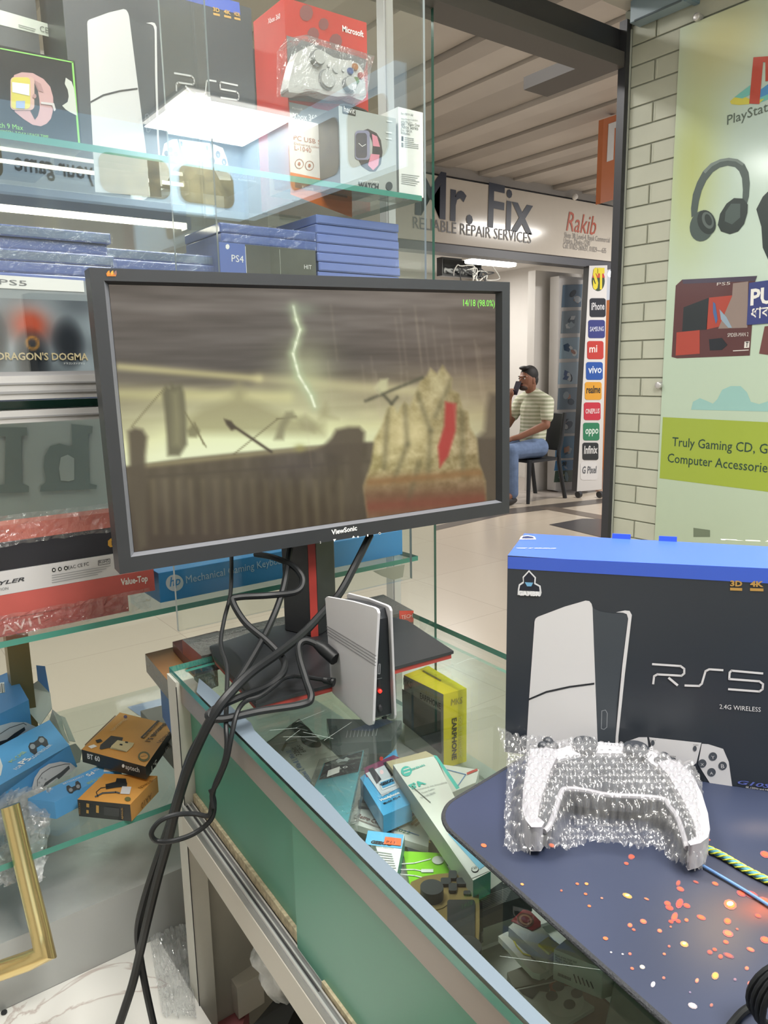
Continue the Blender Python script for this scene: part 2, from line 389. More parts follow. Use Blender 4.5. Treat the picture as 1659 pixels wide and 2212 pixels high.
# red letter mark with coloured sweep
RED = M('#c0584c', .2)
dp([(1577, 219), (1586, 211), (1606, 208), (1620, 214), (1619, 225), (1596, 227), (1580, 225)], '#d6cf62', .001)
dp([(1587, 210), (1621, 184), (1620, 205), (1604, 213)], '#7fc4bb', .0012)
dp([(1640, 196), (1662, 180), (1700, 170), (1700, 186), (1640, 212)], '#5f9ad0', .001); dp([(1640, 212), (1700, 186), (1700, 198), (1640, 223)], '#7cc7c0', .001); dp([(1636, 217), (1652, 213), (1640, 224)], '#d6cf62', .0014)
dp([(1628, 124), (1670, 121), (1692, 130), (1692, 170), (1654, 176), (1654, 135), (1649, 134), (1641, 225), (1619, 224)], RED, .0018)
b.text('PlayStation', PX, (1571, 270), (1696, 228), M('#5d6b60', .3), h=21, bold=.004, off=.0012)
# headphones picture
HP1, HP2, HP3 = M('#4c5a57', .3), M('#2f3937', .3), M('#74827e', .3)
outer = [(1494, 470), (1493, 450), (1497, 420), (1506, 394), (1519, 370), (1536, 353), (1556, 344), (1575, 341), (1594, 344), (1608, 354), (1617, 372), (1620, 396), (1618, 425), (1614, 440)]
inner = [(1604, 434), (1605, 410), (1603, 385), (1597, 370), (1588, 361), (1572, 358), (1555, 362), (1540, 372), (1526, 390), (1516, 412), (1510, 435), (1506, 462)]
dp(outer+inner, HP1, .001); dp(outer[4:10]+[(1604, 358), (1590, 349), (1573, 347), (1556, 350), (1538, 360), (1524, 375)], HP3, .0014)
b.disc(PX, 1517, 488, 26, 34, HP1, .0018, ang=.25); b.disc(PX, 1527, 480, 19, 27, HP2, .0022, ang=-.35); b.disc(PX, 1530, 476, 12, 19, M('#5c6865', .3), .0026, ang=-.35); b.disc(PX, 1531, 475, 7, 13, HP2, .003, ang=-.35)
dp([(1586, 428), (1606, 429), (1616, 442), (1615, 460), (1608, 484), (1595, 500), (1577, 506), (1558, 500), (1551, 486), (1556, 462), (1570, 440)], HP2, .0018); dp([(1580, 440), (1600, 440), (1600, 470), (1582, 485), (1566, 478), (1568, 458)], HP1, .0022)
dp([(1634, 452), (1648, 425), (1665, 408), (1700, 410), (1700, 560), (1660, 562), (1648, 535), (1645, 490)], HP2, .001)
# boxed console picture
dp([(1460, 617), (1474, 604), (1636, 596), (1632, 607), (1620, 768), (1463, 774), (1451, 771)], '#5b3a39', .001)
dp([(1474, 604), (1636, 596), (1632, 607), (1476, 613)], '#4a4252', .0014)
dp([(1477, 664), (1532, 643), (1527, 712), (1474, 716)], '#2e3334', .0014); dp([(1532, 643), (1582, 638), (1578, 700), (1526, 712)], '#a8483a', .0014)
dp([(1462, 718), (1512, 713), (1512, 764), (1460, 768)], '#a8483a', .0016); dp([(1584, 612), (1617, 608), (1615, 708), (1552, 710), (1582, 640)], '#8f7f78', .0018)
dp([(1541, 652), (1546, 656), (1551, 690), (1547, 700), (1541, 675)], '#4d6a9a', .0022); dp([(1555, 668), (1570, 685), (1582, 708), (1574, 708), (1558, 690)], '#8fa3b4', .0022)
dp([(1532, 733), (1560, 730), (1572, 745), (1560, 756), (1534, 757)], '#2a2c30', .0018); dp([(1609, 738), (1620, 737), (1619, 751), (1608, 752)], '#d8d4cf', .002)
LT = M('#cfc8c4', .3)
b.text('PS5', PX, (1549, 617), (1578, 615), LT, h=6, off=.002); b.text('SPIDER-MAN 2', PX, (1572, 728), (1617, 726), LT, h=8, off=.002); b.text('T', PX, (1611, 749), (1617, 749), INK, h=10, bold=.02, off=.0026)
dp([(1584, 757), (1618, 755), (1618, 757), (1584, 759)], LT, .002)
dp([(1652, 705), (1700, 700), (1700, 772), (1640, 764)], '#6d4442', .001)
pan = b.build('printed_panel', t); set_cols(pan, cols)
for sx, sy in ((1425, 832), (1508, 38)):
    b = MB(); p = at(sx, sy, 'x', 2.488); b.cyl(p+V((.012, 0, 0)), p+V((-.012, 0, 0)), .0125, ALU, 20); b.ball(p+V((-.012, 0, 0)), .004, .0125, .0125, ALU); b.build('mounting_stud', t, smooth=True)
b = MB(); PS = Plane((2.484, 0, 0), (-1, 0, 0))
b.prism([PS(*q) for q in ((1618, 611), (1742, 594), (1738, 692), (1613, 702))], (.0035, 0, 0), M('#39417c', .35))
b.text('PUSH', PS, (1621, 659), (1725, 647), WHITE, h=34, bold=.03); b.text('ধাক্কা', PS, (1622, 689), (1700, 681), WHITE, h=24, bold=.01)
tag(b.build('push_sign'), 'dark blue sign with white lettering stuck on the green poster', 'sign')
b = MB(); b.box(2.44, 2.497, 1.59, 1.80, 2.525, 2.597, M('#8ba0ad', .3)); b.box(2.438, 2.499, 1.57, 1.592, 2.52, 2.599, M('#6f8796', .3)); b.box(2.436, 2.442, 1.6, 1.78, 2.523, 2.53, M('#55636c', .4))
tag(b.build('door_closer', bevel=.003), 'pale blue-grey box unit at the top of the brick wall', 'door closer')

# ================================================================== REPAIR SHOP ACROSS THE CORRIDOR
PY = Plane((0, 5.15, 0), (0, -1, 0)); SIGN = M('#cdc6bb', .12, var=.01)
t = thing('shop_sign', 'long cream shop sign with big navy lettering across the corridor', 'sign', (5.5, 5.2, 2.4))
b = MB(); b.box(3.3, 6.86, 5.152, 5.24, 2.415, 2.95, SIGN)
NAVY = M('#2d3344', .4)
b.text('Mr. Fix', PY, (896, 461), (1150, 505), NAVY, h=67, bold=.018, off=.003)
b.text('RELIABLE REPAIR SERVICES', PY, (892, 493), (1147, 526), M('#6b6a6c', .4), h=17, off=.003)
b.text('Rakib', PY, (1223, 498), (1287, 508), M('#b8604e', .4), h=26, shear=.25, off=.003)
GR = M('#8a8684', .5)
b.text('Shop: 38, Level-4, Rajuk Commercial', PY, (1219, 513), (1317, 524), GR, h=7, off=.003); b.text('Uttara, Dhaka-1230', PY, (1218, 525), (1274, 531), GR, h=7, off=.003); b.text('Call: 01825-260637, 01829-----635', PY, (1216, 536), (1309, 547), GR, h=7, off=.003)
b.build('sign_board', t, bevel=.01)
p = at(1242, 425, 'y', 5.13); b = MB(); b.ball(p, .03, .03, .03, WHITE); b.build('round_cap', t, smooth=True)
b = MB(); b.box(2.9, 7.2, 5.2, 5.34, 2.98, 3.06, M('#a9a5a0', .5)); b.box(2.9, 7.2, 5.22, 5.3, 2.94, 2.99, DK); b.box(2.9, 6.86, 5.17, 5.32, 2.34, 2.416, M('#55565c', .4)); struct(b.build('trim_3'), 'dark steel beams above and below the shop sign')
WH = M('#d3cfca', .5, var=.02, vscale=3); WL = M('#c2bdb6', .6)
b = MB(); b.box(2.9, 7.1, 7.4, 7.5, 0, 2.5, WH)
for k in range(9): b.box(3.0, 6.95, 7.33, 7.4, .35+k*.24, .362+k*.24, M('#9c9a96', .5))
struct(b.build('wall_repair_shop'), 'white slatted back wall of the repair shop')
b = MB(); b.box(6.95, 7.1, 5.45, 7.4, 0, 2.5, WH); b.box(6.2, 6.95, 5.62, 5.72, 0, 2.34, WH); b.box(2.9, 3.0, 5.3, 7.4, 0, 2.5, WH); struct(b.build('wall_repair_shop_side'), 'white side walls of the repair shop')
b = MB(); b.box(2.9, 7.1, 5.3, 7.5, 2.5, 2.56, WH); struct(b.build('ceiling'), 'white ceiling of the repair shop')
# lamp and equipment under its ceiling
p0, p1 = at(1018, 560, 'y', 5.55), at(1114, 570, 'y', 5.55)
t = thing('batten_lamp', 'bright white batten lamp glowing under the repair shop sign', 'lamp', p0)
b = MB(); b.obox(p0+V((-.03, 0, .0)), V((p1.x-p0.x+.06, 0, 0)), (0, .1, 0), (0, 0, .03), WHITE); b.build('housing', t)
b = MB(); b.obox(p0+V((0, -.012, -.03)), V((p1.x-p0.x, 0, 0)), (0, .11, 0), (0, 0, .04), M('#fffdf0', .5, emit=9)); b.build('tube', t, bevel=.01)
q0, q1 = at(955, 595, 'y', 5.9), at(1040, 563, 'y', 5.9)
b = MB(); b.box(q0.x, q1.x, 5.9, 5.98, q0.z, q1.z, M('#26282c', .3)); b.box(q0.x+.02, q1.x-.02, 5.895, 5.9, q0.z+.02, q1.z-.02, M('#15171a', .15))
tag(b.build('wall_television'), 'black flat screen hanging under the repair shop ceiling', 'television')
b = MB()
for k in range(7):
    P = [at(985+k*9+random.uniform(-14, 14)+j*12*random.uniform(.3, 1), 585+random.uniform(-14, 24), 'y', 5.8) for j in range(6)]
    b.tube(spline(P, 5), .006, M('#3a3c40', .5) if k % 2 else M('#c9c8c6', .5), 6)
tag(b.build('hanging_wires'), 'tangle of thin black and white wires below the black screen', 'cable', kind='stuff')
# white pillar board with repair photographs
PP = Plane((0, 5.42, 0), (0, -1, 0))
t = thing('photo_board', 'tall white board with a column of repair photographs behind the seated person', 'board', at(1230, 1062, 'z', 0))
b = MB(); b.prism([PP(*q) for q in ((1208, 596), (1266, 600), (1250, 1072), (1200, 1060))], (0, .12, 0), M('#cfccca', .4)); b.build('panel', t)
rects = [(1070, 370, 1205, 520), (1065, 550, 1195, 700), (1055, 735, 1185, 875), (1045, 905, 1180, 1050), (1040, 1080, 1170, 1225), (1030, 1250, 1165, 1390), (1025, 1415, 1155, 1560), (1020, 1580, 1145, 1645), (1018, 1650, 1143, 1725)]
pal = [('#6d8296', '#c6cfd6', '#b98a72', '#2d3438'), ('#8a98a2', '#d5dbde', '#55636e', '#9fb0ba'), ('#9db5c6', '#e0e2e2', '#b07a5e', '#3b5877'), ('#a9bccb', '#5c6f94', '#30363d', '#ccd3d8'), ('#7f8f9d', '#46515c', '#b98a72', '#aab8c2'), ('#8796a2', '#4c5560', '#b3876d', '#c3c9cc'), ('#5d87a8', '#b3876d', '#2f4d68', '#9fb3bf'), ('#4b7ba5', '#22333f', '#9ab', '#6d8296'), ('#4a5d52', '#7d9ba6', '#2f4d68', '#8e8b6a')]
for k, (x0, y0, x1, y1) in enumerate(rects):
    X0, X1, Y0, Y1 = 880+x0*.3135, 880+x1*.3135, 500+y0*.3135, 500+y1*.3135; W_, H_ = X1-X0, Y1-Y0; rr = random.Random(k)
    b = MB(); c = [M(h if len(h) == 7 else '#99aabb', .25) for h in pal[k]]
    b.prism([PP(x, y, .004) for x, y in ((X0, Y0), (X1, Y0-2), (X1-3, Y1), (X0-3, Y1+1))], (0, .003, 0), c[0])
    for j in range(4):
        cx, cy = X0+W_*rr.uniform(.25, .75), Y0+H_*rr.uniform(.25, .75); a = rr.uniform(0, 3)
        b.disc(PP, cx, cy, W_*rr.uniform(.12, .3), H_*rr.uniform(.08, .2), c[1+j % 3], .005+j*.0006, n=rr.choice([4, 5, 9]), ang=a)
    b.build('photograph', t)
# rolling stand of brand tiles
PB2 = Plane((0, 5.13, 0), (0, -1, 0))
t = thing('banner_stand', 'white rolling stand with a column of coloured phone brand tiles', 'stand', at(1270, 1066, 'z', 0))
b = MB(); b.prism([PB2(*q) for q in ((1273, 574), (1312, 573), (1300, 1057), (1246, 1062))], (0, .07, 0), M('#d2d0ce', .3), M('#4a4a4c', .4))
b.disc(PB2, 1292, 607, 14, 22, M('#3c4a38', .3), .002); b.pp(PB2, [(1279, 600), (1281, 590), (1288, 585), (1297, 585), (1304, 592), (1306, 600)], M('#c0463b', .3), .003); b.text('ST', PB2, (1280, 622), (1305, 622), M('#d9c93a', .3), h=25, bold=.06, off=.004)
b.build('panel', t)
tiles = [(1255, 460, 1365, 590, '#25272d', 'iPhone', '#c9c9cc'), (1245, 610, 1360, 735, '#353a78', 'SAMSUNG', '#c3c6dd'), (1238, 755, 1350, 880, '#b8382f', 'mi', '#ead8d4'), (1230, 900, 1345, 1022, '#2450a0', 'vivo', '#d7e0ef'), (1222, 1037, 1337, 1160, '#d79a2b', 'realme', '#33302a'), (1215, 1178, 1330, 1300, '#bf2b3c', 'ONEPLUS', '#ecd5d6'), (1210, 1318, 1322, 1440, '#2b7a55', 'oppo', '#d5e6dc'), (1205, 1455, 1315, 1575, '#25282a', 'Infinix', '#dcdcdc'), (1192, 1590, 1308, 1712, '#d9d8d8', 'G Pixel', '#5c5f66')]
for x0, y0, x1, y1, c, s, tc_ in tiles:
    X0, X1, Y0, Y1 = 880+x0*.3135, 880+x1*.3135, 500+y0*.3135, 500+y1*.3135
    b = MB(); b.prism([PB2(x, y, .003) for x, y in rrect(X0, Y0, X1, Y1, 5)], (0, .002, 0), M(c, .25)); big = s in ('mi', 'oppo', 'vivo')
    b.text(s, PB2, (X0+(3 if not big else 4), (Y0+Y1)/2+5), (X1-(3 if s != 'mi' else 14), (Y0+Y1)/2+4), M(tc_, .3), h=None if not big else 10, bold=.02, off=.005, hk=1.3 if not big else 1)
    b.build('brand_tile', t)
for px in (1250, 1296):
    b = MB(); p = at(px, 1068, 'z', .035); b.cyl(p+V((-.02, 0, 0)), p+V((.02, 0, 0)), .034, M('#3a3a3c', .4), 16); b.build('caster', t, smooth=True)
b = MB(); P5 = Plane((0, 6.2, 0), (0, -1, 0)); b.prism([P5(*q) for q in ((1300, 650), (1345, 645), (1345, 1050), (1300, 1050))], (0, .3, 0), M('#d57a35', .4)); tag(b.build('orange_column'), 'orange column of a shop seen behind the brand stand', 'column')
p = at(1318, 592, 'y', 6.0); b = MB(); b.ball(p, .035, .02, .035, M('#ffffff', .3, emit=6)); b.cyl(p+V((0, .02, 0)), V((p.x, p.y+.02, 3.1)), .006, WHITE, 8); tag(b.build('spot_lamp'), 'small bright round spot lamp beside the brand stand', 'lamp')
# orange hanging sign in the corridor
PO = Plane((0, 3.5, 0), (0, -1, 0)); t = thing('hanging_sign', 'orange hanging sign with a white angular letter beside the dark post', 'sign', at(1310, 440, 'y', 3.5))
b = MB(); b.prism([PO(*q) for q in ((1304, 257), (1420, 218), (1410, 405), (1297, 440))], (0, .04, 0), M('#c9784f', .2, bump=.05, bscale=4)); b.build('board', t)
b = MB(); b.prism([PO(x, y, .003) for x, y in ((1314, 268), (1400, 238), (1399, 252), (1327, 277), (1324, 345), (1310, 350))], (0, .002, 0), WHITE); b.build('letter', t)
for i, (x, y) in enumerate(((-2.2, 3.5), (.9, 2.9), (7.1, 3.3))):
    b = MB(); b.box(x-.6, x+.6, y-.15, y+.15, 3.03, 3.065, M('#f4f1ea', .4, emit=1)); tag(b.build('corridor_ceiling_lamp'), ['flat white lamp at the left end of the ribbed corridor ceiling', 'flat white lamp in the middle of the ribbed corridor ceiling', 'flat white lamp at the right end of the ribbed corridor ceiling'][i], 'lamp', 'corridor ceiling lamps')  # bodies for the added fill lights, kept out of view
# far lamps whose mirror images lie on the poster glass
for k, (x, y) in enumerate(((-4.2, 5.77), (-4.4, 5.27), (-4.5, 6.9))):
    b = MB(); b.box(x-.6, x+.6, y-.05, y+.05, 2.4, 2.43, M('#ffffff', .5, emit=6)); tag(b.build('corridor_tube_lamp'), ['white tube lamp', 'white tube lamp', 'white tube lamp'][k]+' far along the corridor, reflected in the poster', 'lamp', 'corridor tube lamps')
# ================================================================== PERSON ON A CHAIR
def limbs(b, vs, es, rs, mat):
    """Tapered limbs between joints, every piece closed, later fused into one surface."""
    vs = [V(v) for v in vs]
    for i, j in es: b.tube([vs[i], vs[j]], [rs[i], rs[j]], mat, 14)
    for v, r in zip(vs, rs): b.ball(v, r, r, r, mat, 14, 10)
def fuse(b, name, parent, mat, voxel=.006, smooth=3):
    """Fuse closed pieces into one continuous skin."""
    ob = b.build(name+'_form', parent); m = ob.modifiers.new('fuse', 'REMESH'); m.mode = 'VOXEL'; m.voxel_size = voxel
    m2 = ob.modifiers.new('soft', 'SMOOTH'); m2.iterations = smooth; m2.factor = .5
    bpy.context.view_layer.update(); me = bpy.data.meshes.new_from_object(ob.evaluated_get(bpy.context.evaluated_depsgraph_get()))
    me.name = name; me.materials.clear(); me.materials.append(mat); me.polygons.foreach_set('material_index', [0]*len(me.polygons)); me.polygons.foreach_set('use_smooth', [True]*len(me.polygons))
    o2 = bpy.data.objects.new(name, me); COL.objects.link(o2); o2.parent = parent; bpy.data.objects.remove(ob); return o2
# local frame: f = the way the person faces, s = the person's left side (towards the viewer), seat centre at (cx, cy)
fv = V((-.99, .02, 0)).normalized(); sv = V((-fv.y, fv.x, 0)); 
sc_ = at(1160, 985, 'y', 5.40)
cxy = V((5.85, 5.32, 0))
def L(f, s, z): return cxy+fv*f+sv*s+V((0, 0, z))
CHM = M('#1f2124', .45)
t = thing('plastic_chair', 'black plastic chair under the seated person at the shop entrance', 'chair', cxy)
b = MB(); b.prism([L(f, s, .435) for f, s in rrect(-.2, -.21, .24, .21, .05)], (0, 0, -.025), CHM); b.build('seat', t, bevel=.006)
for f, s in ((.21, .18), (.21, -.18)):
    b = MB(); b.tube([L(f+.03, s*1.12, 0), L(f, s, .44)], [.018, .024], CHM, 8); b.build('leg', t, smooth=True)
for s in (.19, -.19):
    b = MB(); b.tube(spline([L(-.30, s*1.1, 0), L(-.21, s, .42), L(-.24, s, .6), L(-.29, s*.95, .88)], 5), .022, CHM, 8); b.build('leg', t, smooth=True)
b = MB(); b.hexa([L(-.22, -.19, .5), L(-.22, .19, .5), L(-.24, .19, .5), L(-.24, -.19, .5)], [L(-.28, -.18, .88), L(-.28, .18, .88), L(-.3, .18, .88), L(-.3, -.18, .88)], CHM); b.build('backrest', t, bevel=.006)
SK = M('#8a5d48', .5, var=.05, vscale=30); SH = None
p = thing('person', 'person in a striped pale shirt and jeans sitting and holding a phone to the mouth', 'person', cxy)
# body: pelvis, spine, neck, head, arms, legs as one surface
hd = L(.10, .02, 1.20)
vb = [L(0, 0, .55), L(-.03, 0, .72), L(-.04, 0, .92), L(-.02, 0, 1.05), L(.02, .0, 1.11), L(.045, 0, 1.19), L(.05, 0, 1.27),
      L(-.03, .18, 1.0), L(.06, .25, .78), L(.30, .12, .67), L(.36, .08, .655),
      L(-.03, -.18, 1.0), L(.14, -.20, .77), L(.26, -.07, .98), L(.265, -.055, 1.03),
      L(.0, .10, .54), L(.42, .13, .53), L(.40, .14, .12), L(.50, .14, .07), L(.0, -.10, .54), L(.42, -.12, .54), L(.46, -.12, .12), L(.56, -.12, .07)]
eb = [(0, 1), (1, 2), (2, 3), (3, 4), (4, 5), (5, 6), (3, 7), (7, 8), (8, 9), (9, 10), (3, 11), (11, 12), (12, 13), (13, 14), (0, 15), (15, 16), (16, 17), (17, 18), (0, 19), (19, 20), (20, 21), (21, 22)]
rb = [.12, .115, .125, .085, .052, .075, .07, .055, .043, .03, .026, .055, .043, .03, .026, .085, .062, .042, .035, .085, .062, .042, .035]
hb = MB(); limbs(hb, vb, eb, rb, SK)
# head with features
X_, Y_, Z_ = fv, sv, V((0, 0, 1))
hc = L(.06, 0, 1.225)
hb.ball(hc, .098, .076, .118, SK, 20, 14, (X_, Y_, Z_)); hb.ball(hc+X_*.045-Z_*.06, .056, .05, .05, SK, 14, 10, (X_, Y_, Z_))
hb.ball(hc+X_*.1-Z_*.012, .022, .016, .026, SK, 10, 8, (X_, Y_, Z_)); hb.ball(hc+X_*.07+Z_*.03, .032, .055, .02, SK, 12, 8, (X_, Y_, Z_))
for s in (1, -1):
    hb.ball(hc-X_*.005+Y_*(s*.077)-Z_*.01, .02, .01, .032, SK, 10, 8, (X_, Y_, Z_))
    b = MB(); b.ball(hc+X_*.088+Y_*(s*.032)+Z_*.012, .008, .014, .008, M('#d9d4cf', .3), 8, 6, (X_, Y_, Z_)); b.ball(hc+X_*.094+Y_*(s*.032)+Z_*.012, .005, .007, .007, INK, 8, 6, (X_, Y_, Z_)); b.build('eye', p, smooth='all')
b = MB(); b.ball(hc+X_*.096-Z_*.052, .012, .026, .007, M('#7a4740', .5), 10, 6, (X_, Y_, Z_)); b.build('mouth', p, smooth='all')
HR = M('#1d1a19', .6, bump=.4, bscale=300)
b = MB(); b.ball(hc-X_*.018+Z_*.045, .098, .081, .098, HR, 18, 12, (X_, Y_, Z_)); b.ball(hc-X_*.045-Z_*.0, .066, .078, .085, HR, 16, 10, (X_, Y_, Z_)); b.ball(hc+X_*.06+Z_*.115, .045, .055, .022, HR, 12, 8, (X_, Y_, Z_)); b.build('hair', p, smooth='all')
b = MB(); b.ball(hc+X_*.062-Z_*.078, .052, .047, .032, M('#3b2c27', .7), 12, 8, (X_, Y_, Z_))
b.ball(hc+X_*.098-Z_*.04, .01, .026, .005, HR, 8, 6, (X_, Y_, Z_)); b.build('beard', p, smooth='all')
for s in (1, -1): b = MB(); b.ball(hc+X_*.087+Y_*(s*.033)+Z_*.034, .012, .022, .005, HR, 8, 6, (X_, Y_, Z_)); b.build('eyebrow', p, smooth='all')
def stripes():
    m = bpy.data.materials.new('striped_shirt'); m.use_nodes = True; nt = m.node_tree; bs = nt.nodes['Principled BSDF']
    tc = nt.nodes.new('ShaderNodeTexCoord'); sp = nt.nodes.new('ShaderNodeSeparateXYZ'); nt.links.new(tc.outputs['Object'], sp.inputs[0])
    mu = nt.nodes.new('ShaderNodeMath'); mu.operation = 'MULTIPLY'; mu.inputs[1].default_value = 165; nt.links.new(sp.outputs['Z'], mu.inputs[0])
    sn = nt.nodes.new('ShaderNodeMath'); sn.operation = 'SINE'; nt.links.new(mu.outputs[0], sn.inputs[0])
    r = nt.nodes.new('ShaderNodeValToRGB'); r.color_ramp.elements[0].position = .45; r.color_ramp.elements[1].position = .6
    r.color_ramp.elements[0].color = lin('#a9ad92'); r.color_ramp.elements[1].color = lin('#d2d2bd')
    ad = nt.nodes.new('ShaderNodeMath'); ad.operation = 'MULTIPLY_ADD'; ad.inputs[1].default_value = .5; ad.inputs[2].default_value = .5
    nt.links.new(sn.outputs[0], ad.inputs[0]); nt.links.new(ad.outputs[0], r.inputs[0]); nt.links.new(r.outputs[0], bs.inputs['Base Color']); bs.inputs['Roughness'].default_value = .8; return m
vs = [L(0, 0, .56), L(-.03, 0, .72), L(-.04, 0, .92), L(-.02, 0, 1.05), L(.0, 0, 1.09), L(-.03, .18, 1.0), L(.03, .235, .86), L(-.03, -.18, 1.0), L(.07, -.2, .86)]
b = MB(); limbs(b, vs, [(0, 1), (1, 2), (2, 3), (3, 4), (3, 5), (5, 6), (3, 7), (7, 8)], [.142, .138, .145, .095, .062, .07, .064, .07, .064], WHITE); fuse(b, 'shirt', p, stripes(), .007, 5)
vj = [L(0, 0, .54), L(.0, .10, .54), L(.42, .13, .535), L(.405, .14, .2), L(.40, .14, .12), L(.0, -.10, .54), L(.42, -.12, .545), L(.455, -.12, .2), L(.46, -.12, .12)]
b = MB(); limbs(b, vj, [(0, 1), (1, 2), (2, 3), (3, 4), (0, 5), (5, 6), (6, 7), (7, 8)], [.135, .105, .078, .062, .06, .105, .078, .062, .06], WHITE); fuse(b, 'jeans', p, M('#667a9c', .8, var=.15, vscale=18), .007, 5)
def hand(c, fwd_, side, up, mat, par, curl=.5, s=1):
    """Palm with four bent fingers of unequal length and a thumb, one skinned surface."""
    fwd_, side, up = V(fwd_).normalized(), V(side).normalized(), V(up).normalized(); c = V(c)
    vs = [c, c+fwd_*.045*s]; ed = [(0, 1)]; rd = [.024*s, .026*s]
    for k, ln in enumerate((.062, .072, .068, .052)):
        o = side*((k-1.5)*.018*s); b0 = len(vs)
        p1 = c+fwd_*.072*s+o; p2 = p1+fwd_*(ln*.45*s)+up*(-curl*.02*s); p3 = p2+fwd_*(ln*.3*s*(1-curl))+up*(-curl*.035*s)
        vs += [p1, p2, p3]; ed += [(1, b0), (b0, b0+1), (b0+1, b0+2)]; rd += [.0105*s, .0095*s, .008*s]
    b0 = len(vs); vs += [c+fwd_*.03*s-side*.03*s, c+fwd_*.055*s-side*.045*s-up*.012*s, c+fwd_*.08*s-side*.04*s-up*.02*s]; ed += [(0, b0), (b0, b0+1), (b0+1, b0+2)]; rd += [.013*s, .011*s, .009*s]
    limbs(par, vs, ed, rd, mat)
hand(L(.36, .08, .655), fv*.9+sv*-.3-V((0, 0, .35)), sv, (0, 0, 1), SK, hb, .7)
hand(L(.265, -.055, 1.03), V((0, 0, .95))+fv*.15, -sv, fv, SK, hb, .9)
for q in ((.44, .135), (.50, -.12)):
    b = MB(); b.ball(L(q[0]+.02, q[1], .045), .13, .045, .045, M('#3a3634', .6), 14, 8, (X_, Y_, Z_)); b.build('shoe', p, smooth='all')
fuse(hb, 'body', p, SK, .0045, 2)        # body, head and hands are one continuous skin
ph = L(.235, -.02, 1.08); a = fv*.01+V((0, 0, .075))+sv*.01
b = MB(); u = (V((0, 0, 1))+fv*-.45).normalized(); n_ = u.cross(sv).normalized(); b.obox(ph-sv*.035, sv*.07, u*.145, n_*.009, M('#35323f', .2)); b.build('phone_body')
o = bpy.data.objects['phone_body']; o.name = 'mobile_phone'; tag(o, 'dark mobile phone held up to the mouth of the seated person', 'phone')
# ================================================================== GLASS DISPLAY CASE
dc = thing('display_case', 'tall glass display case with aluminium rails behind the monitor', 'display case', (.3, 1.25, .0))
def gpane(b, x0, x1, y0, y1, z0, z1, g, e): b.box(x0, x1, y0, y1, z0, z1, g, sides=[e, e, None, e] if (z1-z0) < .02 else [None, e, None, e])
for z0, z1, x1 in ((1.639, 1.6475, .872), (1.318, 1.3275, .87), (1.011, 1.0195, .856), (.70, .709, .86)):
    b = MB(); gpane(b, -.6, x1, 1.05, 1.5, z0, z1, SHELFG, EDGE); b.build('shelf', dc)
b = MB(); b.box(-.6, .87, 1.0, 1.05, 1.331, 1.359, ALU)
for y in (1.008, 1.022, 1.036): b.box(-.6, .87, y-.002, y+.002, 1.359, 1.364, ALUD)
b.box(-.6, .87, .998, 1.0, 1.338, 1.341, ALUD); b.box(-.6, .87, .998, 1.0, 1.349, 1.351, ALUD); b.build('upper_rail', dc)
b = MB(); b.box(-.6, .87, 1.0, 1.05, 1.303, 1.318, ALU); b.box(-.6, .87, .998, 1.0, 1.309, 1.311, ALUD); b.build('lower_rail', dc)
LEDG = M('#a8b4b6', .2)
for x0, x1, y, nm in ((-.6, .476, 1.014, 'sliding_door'), (.4215, .868, 1.034, 'sliding_door')):
    b = MB(); b.box(x0, x1, y, y+.005, 1.362, 2.35, PANE, sides=[None, LEDG, None, LEDG]); b.build(nm, dc)
b = MB(); b.box(.367, .784, .978, .984, 1.005, 1.30, GLASS, sides=[None, LEDG, None, LEDG]); b.build('end_pane', dc)
b = MB(); b.box(1.062, 1.087, 1.40, 1.425, 0, 2.40, M('#c4c6c6', .3, .5)); b.box(1.0645, 1.0665, 1.398, 1.4, 0, 2.4, ALUD); b.build('corner_post', dc)
b = MB(); b.box(.225, .262, 1.46, 1.49, 0, 1.0, M('#8d7b55', .35, .5)); b.build('rear_post', dc)
b = MB(); FILMG = M('#c9cfca', .18); b.box(-.6, .47, 1.45, 1.456, 1.022, 1.303, FILMG)
PF = Plane((0, 1.448, 0), (0, -1, 0)); LTR = M('#98a19d', .3)
b.pp(PF, [(-20, 923), (58, 923), (58, 940), (46, 943), (48, 1046), (62, 1050), (62, 1063), (-20, 1066), (-20, 1050), (10, 1046), (12, 943), (-20, 940)], LTR)
b.pp(PF, [(154, 916), (200, 921), (199, 935), (190, 937), (193, 1044), (209, 1048), (208, 1056), (86, 1062), (88, 1050), (100, 1040), (94, 1010), (96, 985), (108, 964), (128, 958), (156, 965)], LTR)
b.pp(PF, [(131, 988), (146, 982), (160, 990), (160, 1036), (148, 1040), (131, 1038), (127, 1012)], FILMG, .001)
b.build('film_panel', dc)
b = MB(); b.box(-.6, .86, 1.05, 1.5, .493, .594, M('#a6a8a6', .35, .2, var=.06, vscale=5), top=M('#c4c6c3', .3, .5, bump=.08, bscale=90, var=.12, vscale=12)); b.build('metal_base', dc)
def marble():
    m = bpy.data.materials.new('white_marble'); m.use_nodes = True; nt = m.node_tree; bs = nt.nodes['Principled BSDF']
    tc = nt.nodes.new('ShaderNodeTexCoord'); n = nt.nodes.new('ShaderNodeTexNoise'); n.inputs['Scale'].default_value = 5; n.inputs['Detail'].default_value = 8; n.inputs['Distortion'].default_value = 1.4
    nt.links.new(tc.outputs['Object'], n.inputs['Vector']); r = nt.nodes.new('ShaderNodeValToRGB'); e = r.color_ramp.elements
    e[0].position = .48; e[0].color = lin('#d9d8d3'); e[1].position = .52; e[1].color = lin('#dcdbd6'); k = e.new(.5); k.color = lin('#b9aea8')
    nt.links.new(n.outputs['Fac'], r.inputs[0]); nt.links.new(r.outputs[0], bs.inputs['Base Color']); bs.inputs['Roughness'].default_value = .25; return m
